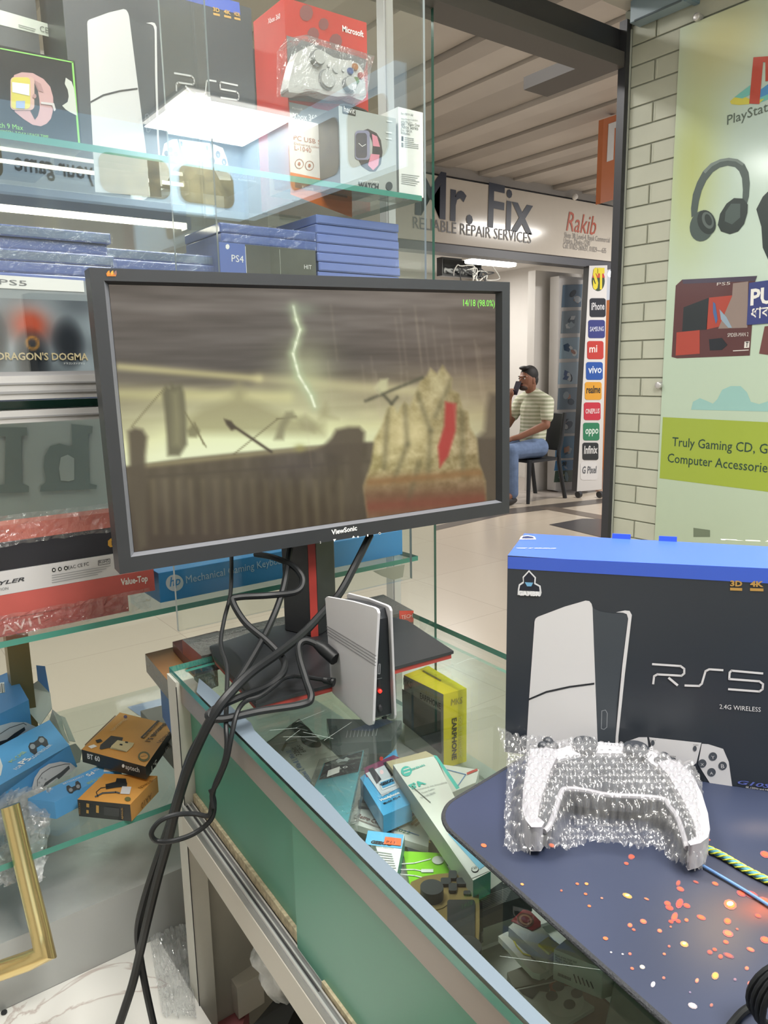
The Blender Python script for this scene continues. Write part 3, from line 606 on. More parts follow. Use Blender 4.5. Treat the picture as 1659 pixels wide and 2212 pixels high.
b = MB(); b.box(-.6, .325, .72, 1.05, .47, .4925, marble()); b.build('marble_ledge', dc)
b = MB(); p = at(9, 2188, 'z', .4935); b.cyl(p, p+V((0, 0, .002)), .004, INK, 12); b.build('screw_hole', dc)
b = MB(); b.box(-.6, .325, .74, 1.04, 0, .47, M('#bdbdb9', .6)); b.build('plinth', dc)
b = MB(); b.box(-.02, .86, 1.06, 1.5, .0, .493, M('#9d9d9b', .6)); b.build('base_cabinet', dc)
b = MB(); b.prism([at(x, y, 'y', 1.049) for x, y in ((804, 1233), (872, 1219), (868, 1246), (848, 1252), (824, 1244))], (0, -.003, 0), M('#9c9c90', .5)); b.build('bracket', dc)
# lit tube under the upper shelf
t = thing('led_tube', 'bright lit tube lamp under the upper glass shelf', 'lamp', (.1, 1.3, 1.60))
b = MB(); b.box(-.5, .548, 1.292, 1.308, 1.603, 1.610, M('#fff6dc', .4, emit=9)); b.build('tube', t)
b = MB(); b.box(-.5, .548, 1.288, 1.312, 1.610, 1.6385, M('#c9cdc9', .4)); b.build('housing', t)
b = MB(); b.box(.548, .556, 1.288, 1.312, 1.6, 1.62, M('#d8dad6', .4)); b.build('end_cap', t)

# ---------------- art shared by the two black boxes with the white console
F0 = V((.50651, .48733, .983)); FD = V((.55918, -.82905, 0)); FN = Plane(F0, FD.cross(V((0, 0, 1)))); FN_ = FN.n
class Remap:
    """The same printed layout laid on another box front."""
    def __init__(s, o, d, n, ku, kv): s.o, s.d, s.n, s.ku, s.kv = V(o), V(d), V(n), ku, kv
    def __call__(s, px, py, off=0):
        P = FN(px, py); u = (P-F0).dot(FD); return s.o+s.d*(u*s.ku)+V((0, 0, (P.z-.983)*s.kv))+s.n*off
BOXK = M('#343a42', .32, var=.05, vscale=8); BOXB = M('#3d5cc0', .3); CW = M('#d3d2d4', .35); CG = M('#3f454c', .35); GP = M('#b9924f', .35, .2)
def rs5_art(b, pl):
    b.pp(pl, [(1097, 1202), (1690, 1229), (1690, 1262), (1097, 1228)], BOXB, .0003)
    # hooded badge outline with its lettering
    b.pp(pl, [(1143, 1231), (1158, 1247), (1157, 1259), (1168, 1265), (1170, 1280), (1168, 1287), (1118, 1285), (1119, 1272), (1121, 1262), (1130, 1256), (1129, 1246)], M('#d8dade', .4), .0005)
    b.pp(pl, [(1143, 1235), (1155, 1248), (1154, 1261), (1165, 1267), (1166, 1277), (1122, 1275), (1124, 1264), (1132, 1259), (1132, 1247)], M('#1d2230', .4), .0008)
    b.pp(pl, [(1134, 1257), (1152, 1258), (1148, 1266), (1139, 1266)], M('#6ea6cc', .4), .001)
    b.text('GAMBR', pl, (1120, 1285), (1167, 1287), M('#e8e8ea', .4), h=10, bold=.04, off=.0013)
    # standing console picture
    b.pp(pl, [(1155, 1342), (1157, 1336), (1162, 1332), (1220, 1310), (1265, 1297), (1273, 1298), (1278, 1304), (1280, 1312), (1292, 1630), (1288, 1720), (1132, 1700), (1143, 1510)], CW, .0005)
    b.pp(pl, [(1280, 1312), (1296, 1320), (1325, 1325), (1352, 1322), (1357, 1330), (1332, 1520), (1326, 1725), (1290, 1720), (1292, 1630)], CG, .0005)
    b.pp(pl, [(1331, 1322), (1350, 1318), (1360, 1319), (1365, 1328), (1350, 1455), (1336, 1590), (1332, 1700), (1326, 1700), (1330, 1590), (1344, 1440), (1357, 1336), (1354, 1326), (1346, 1323)], CW, .0008)
    b.pp(pl, [(1143, 1508), (1180, 1492), (1230, 1481), (1284, 1474), (1284, 1478), (1231, 1485), (1181, 1496), (1143, 1512)], M('#202328', .4), .0008)
    b.line(pl, [(1300, 1535), (1308, 1533), (1312, 1540), (1311, 1570), (1305, 1575), (1299, 1573), (1300, 1535)], 1.4, M('#8d9298', .4), .0008)
    # wordmark of the box
    def st(pts, w): b.line(pl, pts, w, CW, .0008)
    st([(1410, 1434), (1470, 1438), (1478, 1444), (1478, 1454), (1472, 1459), (1420, 1456), (1413, 1460), (1411, 1476)], 4.5); st([(1445, 1464), (1463, 1479)], 5)
    st([(1561, 1447), (1532, 1445), (1524, 1449), (1516, 1476), (1510, 1481), (1480, 1480)], 4.5)
    st([(1647, 1454), (1580, 1448), (1576, 1452), (1575, 1466), (1640, 1471), (1648, 1477), (1647, 1488), (1640, 1493), (1574, 1488)], 4.5)
    b.text('2.4G WIRELESS', pl, (1554, 1530), (1643, 1537), CW, h=11.5, off=.0008)
    for s, x0, x1, y, s2 in (('3D', 1577, 1603, 1265, 'GAMES'), ('4K', 1620, 1649, 1266, '120'), ('HDR', 1662, 1688, 1267, '')):
        b.text(s, pl, (x0, y), (x1, y+1), GP, h=13, bold=.04, off=.0008); b.pp(pl, [(x0, y+4), (x1, y+5), (x1, y+11), (x0, y+10)], GP, .0005)
    # controller picture
    b.pp(pl, [(1336, 1640), (1342, 1625), (1352, 1602), (1380, 1592), (1398, 1592), (1404, 1640), (1395, 1650), (1375, 1660), (1350, 1690), (1330, 1685)], CW, .0005)
    b.pp(pl, [(1402, 1592), (1515, 1604), (1504, 1648), (1495, 1654), (1420, 1644), (1413, 1638)], CW, .0005)
    b.pp(pl, [(1516, 1606), (1530, 1607), (1562, 1617), (1574, 1645), (1582, 1701), (1537, 1697), (1520, 1670), (1508, 1650)], CW, .0005)
    for x, y in ((1371, 1617), (1371, 1634), (1356, 1625), (1387, 1628)): b.disc(pl, x, y, 8, 7, M('#4a4f56', .4), .0009, n=8)
    for x, y, s in ((1540, 1633, 'Y'), (1517, 1648, 'X'), (1561, 1653, 'B'), (1537, 1667, 'A')):
        b.disc(pl, x, y, 9, 9, M('#4a4f56', .4), .0009); b.text(s, pl, (x-3.5, y+5), (x+3.5, y+5.3), CW, off=.0012)
    for x, y in ((1410, 1604), (1501, 1616)): b.disc(pl, x, y, 4, 6, M('#4a4f56', .4), .0009)
    b.disc(pl, 1453, 1639, 7, 3.5, M('#4a4f56', .4), .0009)
    b.text('SELECT', pl, (1404, 1599), (1417, 1600), INK, off=.0009); b.text('START', pl, (1497, 1609), (1509, 1610), INK, off=.0009); b.text('MODE', pl, (1447, 1634), (1460, 1635), INK, off=.0009)
    b.disc(pl, 1430, 1668, 22, 22, M('#23272c', .4), .0004); b.disc(pl, 1500, 1678, 22, 22, M('#23272c', .4), .0004)
    b.text('G10S3', pl, (1593, 1692), (1680, 1704), M('#5f6cb8', .4), h=10, bold=.02, shear=.3, off=.0008)
    b.text('4K,120Hz and HDR ready', pl, (1610, 1701), (1685, 1711), CW, off=.0008)

# ---------------- upper shelf
Z1 = 1.6476
t = thing('console_box', 'black boxed game console with white console picture on the upper glass shelf', 'box', (.46, 1.17, Z1))
b = MB(); b.box(.325, .60, 1.12, 1.23, Z1, 1.895, BOXK, top=BOXB); rs5_art(b, Remap((.325, 1.12, Z1), (1, 0, 0), (0, -1, 0), 1.1, 1.222)); b.build('carton', t)
PW = Plane((0, 1.08, 0), (0, -1, 0))
def c4(x, y): return (x*.1567, 100+y*.1567)
t = thing('watch_box', 'black watch box with pink strap picture and lime green edge on the top shelf', 'box', (.23, 1.1, Z1))
b = MB(); LIME = M('#86d35c', .3); b.box(.13, .322, 1.08, 1.135, Z1, 1.7535, M('#33363c', .12), sides=[None, LIME, None, LIME], top=LIME)
b.pp(PW, [c4(*q) for q in ((985, 215), (1010, 222), (1105, 1362), (1078, 1362))], LIME); b.pp(PW, [c4(*q) for q in ((0, 22), (1010, 215), (1008, 232), (0, 40))], LIME)
PK, PKD = M('#c69a9a', .45), M('#a97f80', .45)
ring = [(190, 400), (300, 360), (450, 372), (600, 455), (690, 560), (730, 700), (735, 860), (700, 1000), (640, 1070), (560, 1105), (450, 1085), (330, 1010), (200, 905)]
hole = [(420, 900), (480, 1015), (520, 960), (545, 860), (540, 740), (520, 620), (470, 500), (430, 450)]
b.pp(PW, [c4(*q) for q in ring], PK, .0008); b.pp(PW, [c4(*q) for q in hole], M('#3a3c42', .2), .0012); b.pp(PW, [c4(*q) for q in ((470, 470), (560, 520), (600, 640), (530, 620))], PKD, .0014)
b.pp(PW, [c4(*q) for q in rrect(140, 425, 470, 885, 60)], M('#cfa79b', .3), .0016); b.pp(PW, [c4(*q) for q in rrect(150, 435, 412, 870, 55)], M('#d8cc5c', .2), .002)
b.pp(PW, [c4(*q) for q in ((160, 500), (400, 530), (400, 690), (165, 640))], PAPER, .0024); b.pp(PW, [c4(*q) for q in ((215, 760), (340, 760), (335, 868), (215, 858))], M('#8fa6cf', .4), .0024)
b.disc(PW, *c4(470, 695), 4, 5, PKD, .0024); b.pp(PW, [c4(*q) for q in ((560, 770), (740, 790), (765, 880), (740, 905), (715, 820), (560, 800))], M('#c9c4c4', .3), .002)
b.pp(PW, [c4(*q) for q in ((905, 435), (985, 490), (1020, 590), (1040, 760), (1060, 960), (960, 910), (900, 870), (855, 820), (930, 770), (945, 690), (930, 600), (890, 520))], M('#c9ccc4', .5), .0008)
b.text('Watch 9 Max', PW, c4(-180, 1100), c4(320, 1160), LIME, off=.001, hk=1.1); b.text('BLOOD OXYGEN, 7 DAY USAGE TIME', PW, c4(-260, 1165), c4(670, 1275), LIME, off=.001, hk=1.2)
b.build('carton', t)
t = thing('dark_carton', 'dark grey carton with a pale certification label behind the watch box', 'box', (.24, 1.25, Z1))
b = MB(); b.box(.12, .312, 1.2, 1.3, Z1, 1.99, M('#3c4046', .4)); PD = Plane((0, 1.2, 0), (0, -1, 0))
b.pp(PD, [(-40, 10), (132, 60), (132, 86), (-40, 44)], M('#c9cac6', .4)); b.text('CE', PD, (86, 68), (104, 73), M('#55585a', .5), off=.001, hk=1.1); b.line(PD, [(40, 54), (76, 64)], 1.5, M('#77797a', .5), .001); b.line(PD, [(40, 58), (74, 68)], 1.5, M('#77797a', .5), .001)
b.build('carton', t)
t = thing('white_carton', 'white and black carton squeezed between the black console box and the red box', 'box', (.72, 1.36, Z1))
b = MB(); b.box(.64, .80, 1.33, 1.42, Z1, 1.93, M('#cfd0cf', .4), sides=[M('#55585c', .4), None, None, M('#b9bbbb', .4)]); b.build('carton', t)
# red box with the wireless pad behind its bubble
PXB = Plane((0, 1.2, 0), (0, -1, 0)); REDB = M('#b4403d', .2, var=.12, vscale=9)
def cx(x, y): return (340+x*.3737, y*.3737)
t = thing('controller_box', 'red box with a white game controller behind a clear bubble on the upper shelf', 'box', (.79, 1.25, Z1))
b = MB(); b.box(.705, .872, 1.2, 1.31, Z1, 1.965, REDB)
b.pp(PXB, [cx(*q) for q in ((745, 205), (1212, 345), (1140, 610), (760, 580))], M('#6b6e72', .3)); b.pp(PXB, [cx(*q) for q in ((760, 590), (1000, 640), (1000, 800), (770, 745))], M('#8f9294', .35))
b.text('Xbox 360', PXB, cx(782, 690), cx(925, 703), PAPER, bold=.02, off=.001, hk=1.2); b.text('Microsoft', PXB, cx(1068, 182), cx(1190, 216), PAPER, bold=.02, off=.001, hk=1.2); b.text('Microsoft', PXB, cx(778, 632), cx(838, 640), PAPER, off=.001)
b.pp(PXB, [cx(*q) for q in ((868, 598), (990, 625), (990, 642), (900, 625))], REDB, .001)
PXL = Plane((.705, 0, 0), (-1, 0, 0)); b.text('Xbox 360', PXL, (580, 52), (606, 40), PAPER, off=.001, hk=1.1)
for x, y, r in ((860, 75, 40), (900, 200, 35), (1030, 240, 38), (960, 140, 30)): b.disc(PXB, *cx(x, y), r*.37, r*.45, M('#7b4a4c', .3), .0006, n=9)
b.build('carton', t)
body = [(760, 335), (800, 312), (835, 302), (870, 318), (905, 335), (960, 368), (1010, 380), (1060, 385), (1100, 402), (1130, 440), (1142, 520), (1146, 590), (1125, 612), (1090, 600), (1055, 585), (980, 590), (900, 575), (860, 560), (815, 560), (760, 572), (705, 565), (700, 540), (715, 470), (735, 390)]
b = MB(); b.prism([PXB(*cx(*q), .006) for q in body], (0, -.026, 0), M('#c6c7c5', .25)); con = b.build('controller', t, bevel=.009, seg=4)
def knob(cxp, cyp, r, h, m1, m2=None):
    b = MB(); c = PXB(*cx(cxp, cyp), .03); b.cyl(c, c+V((0, -h, 0)), r, m1, 20); b.cyl(c+V((0, -h, 0)), c+V((0, -h-.003, 0)), r*.86, m2 or m1, 20); b.build('thumbstick' if r > .009 else 'button', con, smooth=True)
G5, G8 = M('#6f7376', .4), M('#b9bbba', .35)
knob(858, 378, .0125, .012, G5, G8); knob(918, 494, .0155, .006, M('#8d9092', .3), G8); knob(1043, 524, .0125, .010, G5, G8)
for x, y, c in ((1080, 423, '#a5672f'), (1053, 447, '#3d5790'), (1113, 473, '#a4423f'), (1087, 500, '#5b7c3d')): knob(x, y, .006, .003, M(c, .2))
knob(970, 434, .0075, .002, G8); knob(930, 413, .0042, .002, G8); knob(1013, 439, .0042, .002, G8)
b = MB(); o = [PXB(*cx(*q)) for q in ((690, 300), (745, 222), (1195, 350), (1170, 440), (1146, 612), (985, 615), (690, 562))]; n_ = [PXB(*cx(*q), .05) for q in ((715, 325), (770, 262), (1160, 378), (1140, 450), (1120, 590), (985, 590), (715, 545))]
b.add(o+n_, [(7, 8, 9, 10, 11, 12, 13)]+[(i, (i+1) % 7, (i+1) % 7+7, i+7) for i in range(7)], FOIL); b.build('bubble_window', t)
# speaker box
PSP = Plane((0, 1.12, 0), (0, -1, 0)); ORG = M('#d06a2c', .35)
t = thing('speaker_box', 'white and orange speaker box under the red controller box', 'box', (.70, 1.15, Z1))
b = MB(); b.box(.657, .795, 1.12, 1.19, Z1, 1.753, M('#d8d6d4', .35), sides=[None, ORG, None, ORG])
b.pp(PSP, [(627, 372), (760, 400), (760, 470), (627, 420)], ORG); b.pp(PSP, [(636, 388), (750, 414), (750, 428), (637, 405)], M('#3a3434', .4), .0008)
for s, x0, y0, x1, y1, h in (('PC USB SPEAKER', 634, 302, 742, 322, 8), ('Delivering colorful breathing', 635, 312, 730, 328, 4), ('L-1040', 636, 324, 672, 330, 8)): b.text(s, PSP, (x0, y0), (x1, y1), M('#a05a48', .4) if h == 8 else M('#9b6a5a', .4), h=h, off=.0008)
for x, y in ((646, 354), (668, 358)):
    for k in range(16):
        a0, a1 = k*math.pi/8, (k+1)*math.pi/8; b.line(PSP, [(x+9*math.cos(a0), y+10*math.sin(a0)), (x+9*math.cos(a1), y+10*math.sin(a1))], 1.2, M('#a05a48', .4), .0008)
    b.disc(PSP, x, y, 3, 4, M('#a05a48', .4), .0008)
b.text('Kisonli', PSP, (652, 408), (676, 412), PAPER, h=6, off=.0012); b.build('carton', t)
# grey watch box with handle
PH = Plane((0, 1.06, 0), (0, -1, 0)); HG = M('#a3a8a5', .3, var=.06, vscale=6); HD = M('#5c6062', .3)
t = thing('handled_watch_box', 'grey watch box with black carry handle and pink strap picture on the shelf edge', 'box', (.77, 1.1, Z1))
b = MB(); b.box(.713, .826, 1.06, 1.14, Z1, 1.764, HG, sides=[None, HD, None, HD], top=HD)
b.pp(PH, [cx(*q) for q in ((1069, 615), (1145, 638), (1145, 672), (1069, 655))], M('#2e3134', .3)); b.text('havit', PH, cx(1076, 646), cx(1139, 662), PAPER, off=.001, hk=1.1)
b.text('WATCH', PH, cx(1162, 1086), cx(1280, 1096), M('#4a4d50', .4), bold=.04, shear=.15, off=.001, hk=1.15); b.text('GPS OUTDOOR SPORTS', PH, cx(1165, 1050), cx(1278, 1058), PAPER, off=.001)
b.disc(PH, *cx(1338, 1076), 7.5, 9.5, M('#4c4f52', .4), .0008)
WB, WP, WK = M('#44434f', .3), M('#c97f93', .4), M('#2e2c36', .4)
b.pp(PH, [cx(*q) for q in ((1175, 760), (1215, 745), (1265, 770), (1290, 810), (1300, 880), (1290, 950), (1260, 990), (1225, 990), (1180, 960), (1160, 920), (1215, 925), (1240, 900), (1245, 830), (1230, 790), (1200, 775))], WK, .0008)
b.pp(PH, [cx(*q) for q in ((1238, 775), (1268, 790), (1285, 850), (1245, 845))], WP, .001); b.pp(PH, [cx(*q) for q in ((1232, 890), (1282, 895), (1275, 955), (1245, 985), (1215, 955))], WP, .001)
b.pp(PH, [cx(*q) for q in rrect(1140, 755, 1225, 925, 22)], M('#7f7f9a', .3), .0014); b.pp(PH, [cx(*q) for q in rrect(1143, 770, 1208, 915, 18)], WB, .0018); b.line(PH, [cx(1160, 830), cx(1180, 848), cx(1200, 836)], 1.2, PAPER, .002)
for k, (x, y) in enumerate(((1325, 700), (1322, 765), (1322, 800))): b.line(PH, [cx(x, y), cx(x+28, y+4)], 3.5, M('#c6cac8', .4), .001)
b.build('carton', t)
b = MB(); b.tube(spline([V((.742, 1.1, 1.764)), V((.743, 1.1, 1.776)), V((.752, 1.1, 1.781)), V((.785, 1.1, 1.78)), V((.797, 1.1, 1.776)), V((.80, 1.1, 1.764))], 5), .0035, INK, 8); b.build('handle', t, smooth=True)
t = thing('slim_white_box', 'slim white box with fine print and green base stripe at the shelf end', 'box', (.856, 1.08, Z1))
b = MB(); b.box(.831, .884, 1.06, 1.12, Z1, 1.783, M('#dddfdc', .4)); b.pp(PH, [(862, 421), (911, 428), (911, 434), (862, 427)], M('#8fbf4d', .4))
for s, x0, y0, x1 in (('For: XBOX 360', 866, 247, 892), ('Xbox Wireless Controllers', 866, 258, 902), ('with USB-C Port', 866, 263, 890), ('360 / Xbox One', 866, 270, 906), ('Xbox Series', 866, 277, 903), ('For: XBOX', 866, 283, 890), ('Includes:', 866, 289, 886)): b.text(s, PH, (x0, y0), (x1, y0+4), M('#6d6f70', .5), off=.0008, hk=1.1)
b.pp(PH, [(867, 294), (871, 295), (871, 305), (867, 304)], INK); b.pp(PH, [(867, 308), (871, 309), (871, 318), (867, 317)], M('#777b7c', .4))
for k in range(3): b.line(PH, [(874, 297+k*4), (893, 300+k*4)], 1.2, M('#8c8e8f', .5), .0008); b.line(PH, [(874, 309+k*4), (903, 313+k*4)], 1.2, M('#8c8e8f', .5), .0008)
for k in range(6): b.line(PH, [(867, 376+k*4), (905-(k % 3)*4, 381+k*4)], 1.3, M('#97999a', .5), .0008)
b.build('carton', t)

# ---------------- game cases on the middle shelf
Z2 = 1.3276; CH_ = .0148
CB = [M('#6577b5', .16, coat=.4), M('#7182bd', .16, coat=.4), M('#5f72ae', .2, coat=.4)]
def case_proto(name, wrapped, mat, spine):
    t = thing(name, '', 'game case', (0, 0, 0)); b = MB()
    b.box(-.085, .085, 0, .135, 0, .0143, mat); b.build('shell', t, bevel=.0015)
    b = MB(); b.box(-.083, .083, -.0006, .001, .002, .0122, spine); b.build('cover_spine', t)
    if wrapped:
        b = MB(); n = 24; vs = []; rr = random.Random(5)
        for j in range(4):
            for i in range(n+1): vs.append((-.0865+.173*i/n, -.0022-.0012*rr.random()*(1 if j in (1, 2) else .3), -.0002+.0148*j/3))
        b.add(vs, [(j*(n+1)+i, j*(n+1)+i+1, (j+1)*(n+1)+i+1, (j+1)*(n+1)+i) for j in range(3) for i in range(n)], WRAP); b.build('shrink_wrap', t)
    return t
protoA = case_proto('game_case', True, CB[0], M('#5a6eac', .25)); protoB = case_proto('game_case', False, CB[1], M('#7686c2', .22)); protoC = case_proto('game_case', True, CB[2], M('#6d7f9c', .3, var=.3, vscale=30))
used = set()
ORD = 'topmost second third fourth fifth sixth seventh eighth ninth tenth eleventh twelfth thirteenth fourteenth fifteenth sixteenth seventeenth eighteenth nineteenth twentieth'.split()
def stack(cxx, y, n, where, protos, z0=Z2, jit=.004, extra=''):
    for k in range(n):
        pr = protos[(k*7+n) % len(protos)]; rk = n-1-k
        lab = f'blue plastic game case, {ORD[rk]}{" from the top" if rk else ""} of {where}'
        loc = (cxx+random.uniform(-jit, jit), y+random.uniform(-jit, jit), z0+k*CH_)
        if id(pr) not in used: used.add(id(pr)); o = pr; o.location = loc; o['label'] = lab
        else: o = dup(pr, loc, 0, lab)
        o['group'] = 'blue game cases on the middle shelf'
stack(.270, 1.10, 15, 'the leftmost stack of cases', [protoA, protoC])
stack(.443, 1.125, 14, 'the second stack from the left', [protoA, protoC])
stack(.602, 1.105, 12, 'the pile under the wrapped game box', [protoA])
stack(.776, 1.10, 19, 'the tall stack nearest the door side', [protoB], jit=.0015)
PG = Plane((0, 1.10, 0), (0, -1, 0))
t = thing('game_bundle_box', 'wrapped blue and dark game box between the cases of the third stack', 'box', (.602, 1.15, Z2+12*CH_))
b = MB(); zb = Z2+12*CH_; b.box(.517, .687, 1.10, 1.235, zb, zb+.046, M('#5f605a', .15, coat=.5, var=.2, vscale=14), sides=[None, None, None, CB[0]])
b.box(.517, .560, 1.0995, 1.1, zb, zb+.046, CB[0]); b.box(.560, .5606, 1.0992, 1.1, zb+.003, zb+.043, PAPER); b.box(.62, .6204, 1.0992, 1.1, zb+.003, zb+.043, M('#b9bcb4', .4))
b.text3('PS4', V((.536, 1.099, zb+.019)), V((.556, 1.099, zb+.0185)), (0, -1, 0), PAPER); b.disc(PG, 491, 533, 4.5, 6, PAPER, .0008, n=7); b.text3('HIT', V((.664, 1.099, zb+.016)), V((.678, 1.099, zb+.016)), (0, -1, 0), PAPER)
b.build('carton', t, bevel=.0012)
stack(.607, 1.10, 2, 'the pair on the wrapped game box', [protoA], z0=zb+.0462)
# upright case at the left
PDD = Plane((0, 1.073, 0), (0, -1, 0)); t = thing('standing_game_case', '', 'game case', (.24, 1.08, Z2))
t['label'] = 'game case standing upright with a white header strip left of the monitor'
b = MB(); b.box(.175, .3165, 1.074, 1.088, Z2, 1.487, CB[0]); b.build('shell', t, bevel=.0015)
def ddcol(u, v):
    c = mixc(hx('5b6168'), hx('9aa4ab'), .5+.5*math.sin(7*u+5*v)*math.cos(9*v-3*u)); 
    r = math.exp(-(((u-.42)/.16)**2+((v-.74)/.16)**2)); c = mixc(c, hx('b5523c'), r*1.2)
    for cx_, cy_, rx, ry in ((.1, .6, .13, .34), (.42, .38, .17, .34), (.76, .55, .16, .3)):
        d = ((u-cx_)/rx)**2+((v-cy_)/ry)**2; c = mixc(c, hx('2b2e33'), 1.1-d if d < 1.3 else 0)
    d = abs(math.hypot((u-.43)/.05, (v-.55)/.06)-1); c = mixc(c, hx('c98a3a'), .8-d*2)
    c = mixc(c, hx('c9a04a'), .8*math.exp(-(((u-.22)/.09)**2+((v-.04)/.05)**2))); return c
b = MB(); b.box(.177, .3135, 1.0735, 1.0745, 1.333, 1.4815, M('#8f979c', .15))
x0, x1, zz0, zz1 = .177, .3135, 1.333, 1.4555
ddc = grid_pic(b, lambda u, v: (x0+(x1-x0)*u, 1.0733, zz0+(zz1-zz0)*v), 60, 54, ddcol, vcol_mat('cover_print', rough=.15))
b.pp(PDD, [(-30, 592), (180, 606), (182, 631), (-30, 621)], PAPER, .0006); b.text('PS5', PDD, (-2, 614), (58, 618), M('#6a6c70', .4), h=12, off=.0012)
b.text("DRAGON'S DOGMA", PDD, (-6, 777), (190, 778), M('#c7b58d', .4), bold=.02, off=.0015, hk=1.05); b.text('ドラゴンズドグマ 2', PDD, (138, 787), (182, 787), PAPER, off=.0015)
ob = b.build('cover', t); set_cols(ob, ddc)

# ---------------- long keyboard cartons on the lower shelf
Z3 = 1.0196
def long_box(name, label, x0, x1, y0, y1, z0, z1, mat, art=None, wrap=None, group=None):
    t = thing(name, label, 'box', ((x0+x1)/2, (y0+y1)/2, z0)); b = MB(); b.box(x0, x1, y0, y1, z0, z1, mat)
    if art: art(b, Plane((0, y0, 0), (0, -1, 0)))
    b.build('carton', t, bevel=.0008)
    if wrap:
        b = MB(); n, m_ = 60, 6; rr = random.Random(3); vs = []
        X0, X1, ZA, ZB = wrap
        for j in range(m_+1):
            for i in range(n+1): vs.append((X0+(X1-X0)*i/n, y0-.003-.006*rr.random()*(1+.6*math.sin(i*.7+j)), ZA+(ZB-ZA)*j/m_+rr.uniform(-.001, .001)))
        b.add(vs, [(j*(n+1)+i, j*(n+1)+i+1, (j+1)*(n+1)+i+1, (j+1)*(n+1)+i) for j in range(m_) for i in range(n)], WRAPW); b.build('plastic_wrap', t)
    return t
WRAPW = film('loose_wrap', (.97, .97, .97), .05, .07, 1.0, 45, .15)
RD, RD2 = M('#c2605a', .3, var=.06), M('#ba5650', .3, var=.06)
def a1(b, p): b.text('HAVIT', p, (-25, 1379), (97, 1344), M('#d9a9a3', .4), h=22, bold=.01, space=1.2, off=.0008)
long_box('keyboard_box', 'red keyboard box in loose clear wrap at the bottom of the left stack', -.1, .329, 1.07, 1.21, Z3, 1.0435, RD2, a1, (-.1, .36, Z3+.0005, 1.05))
def a2(b, p): b.text('Value-Top', p, (261, 1264), (319, 1255), PAPER, h=14, bold=.03, off=.0008)
long_box('keyboard_box', 'red keyboard box with white lettering under the white carton', -.1, .369, 1.068, 1.21, 1.0438, 1.0762, RD, a2)
def a3(b, p):
    b.text('SKYLER', p, (-36, 1270), (53, 1254), M('#3c3d42', .4), h=9, bold=.02, shear=.3, off=.0008); b.text('COLLECTION', p, (-40, 1283), (18, 1273), M('#77787c', .4), off=.0008)
    b.text('RoHS', p, (214, 1218), (235, 1214), INK, h=7, off=.0008); b.line(p, [(212, 1211), (237, 1207), (237, 1217), (212, 1221), (212, 1211)], 1, INK, .0008); b.text('EAC CE FC', p, (147, 1230), (192, 1221), INK, h=8, off=.0008)
    for x, y in ((116, 1231), (129, 1229), (142, 1227)): b.disc(p, x, y, 4.5, 5, INK, .0008, n=7); b.disc(p, x, y, 2, 2.5, PAPER, .0011, n=7)
    for k in range(4): b.line(p, [(112, 1243+k*5.2), (238-k*9, 1222+k*6.2)], 1.3, M('#98999c', .5), .0008)
long_box('keyboard_box', 'white keyboard box with approval symbols below the black carton', -.1, .322, 1.068, 1.21, 1.0765, 1.108, M('#d2d1d3', .4), a3)
def a4(b, p): b.pp(p, [(233, 1168), (239, 1163), (262, 1160), (262, 1178), (238, 1182), (233, 1178)], M('#d29f3e', .35)); b.text('PV', p, (241, 1178), (262, 1175), INK, h=10, bold=.02, off=.001)
long_box('keyboard_box', 'black keyboard box with a gold tag behind the monitor edge', -.1, .323, 1.07, 1.21, 1.1083, 1.146, M('#2e2d33', .25), a4)
def a5(b, p): b.text('Save it', p, (-18, 1152), (21, 1146), M('#d9a9a3', .4), h=6, off=.0008); b.text("have fun.", p, (-6, 1160), (43, 1153), M('#d9a9a3', .4), h=6, off=.0008)
long_box('keyboard_box', 'red keyboard box lying on top of the left stack', -.1, .33, 1.07, 1.105, 1.1463, 1.168, M('#c8685a', .3), a5, (-.1, .335, 1.142, 1.182))
HPB = M('#3f90d0', .3)
def a6(b, p):
    b.disc(p, 377, 1259, 19, 18, M('#d5dde4', .4), .0006, n=28); b.text('hp', p, (366, 1267), (390, 1262), HPB, h=20, bold=.01, shear=.25, off=.001)
    b.text('Mechanical Gaming Keyboard', p, (402, 1260), (622, 1214), M('#b9d4ea', .4), h=15, off=.0008)
long_box('keyboard_box', 'blue keyboard box with a round white logo behind the monitor stand', .379, .842, 1.078, 1.22, Z3, 1.066, HPB, a6)

# ---------------- lower shelf: blue controller cartons and orange cartons
Z4 = .7096
def slab(b, top, zt, zb, mat, art=None, sides=None, topm=None):
    T = [at(x, y, 'z', zt) for x, y in top]; B_ = [V((p.x, p.y, zb)) for p in T]
    b.hexa(B_, T, mat, top=topm or mat, sides=sides); pl = Plane((0, 0, zt), (0, 0, 1))
    if art: art(b, pl)
    return T
BLU, BLUD = M('#5c9fd4', .28, var=.04), M('#4a7fb6', .3); OVAL = M('#d4d6d8', .35)
def pad_art(b, pl, x, y, s, a=0, flip=1):
    ca, sa = math.cos(a), math.sin(a)
    def q(u, v): return (x+s*(u*ca-v*sa*flip), y+s*(u*sa+v*ca*flip))
    K = M('#3a3d42', .35); b.pp(pl, [q(*p) for p in ((-20, -8), (-12, -13), (-4, -9), (6, -9), (13, -13), (21, -8), (24, 4), (20, 15), (12, 15), (7, 5), (-6, 5), (-11, 15), (-19, 15), (-23, 4))], K, .0008)
    for u in (-12, 13): b.disc(pl, *q(u, -2), 6*s, 6*s, M('#8f949a', .35), .0012)
def oval_pad(b, pl, pts, grip, off=.0006):
    b.pp(pl, pts, OVAL, off); b.pp(pl, grip, M('#55585c', .35), off+.0005)
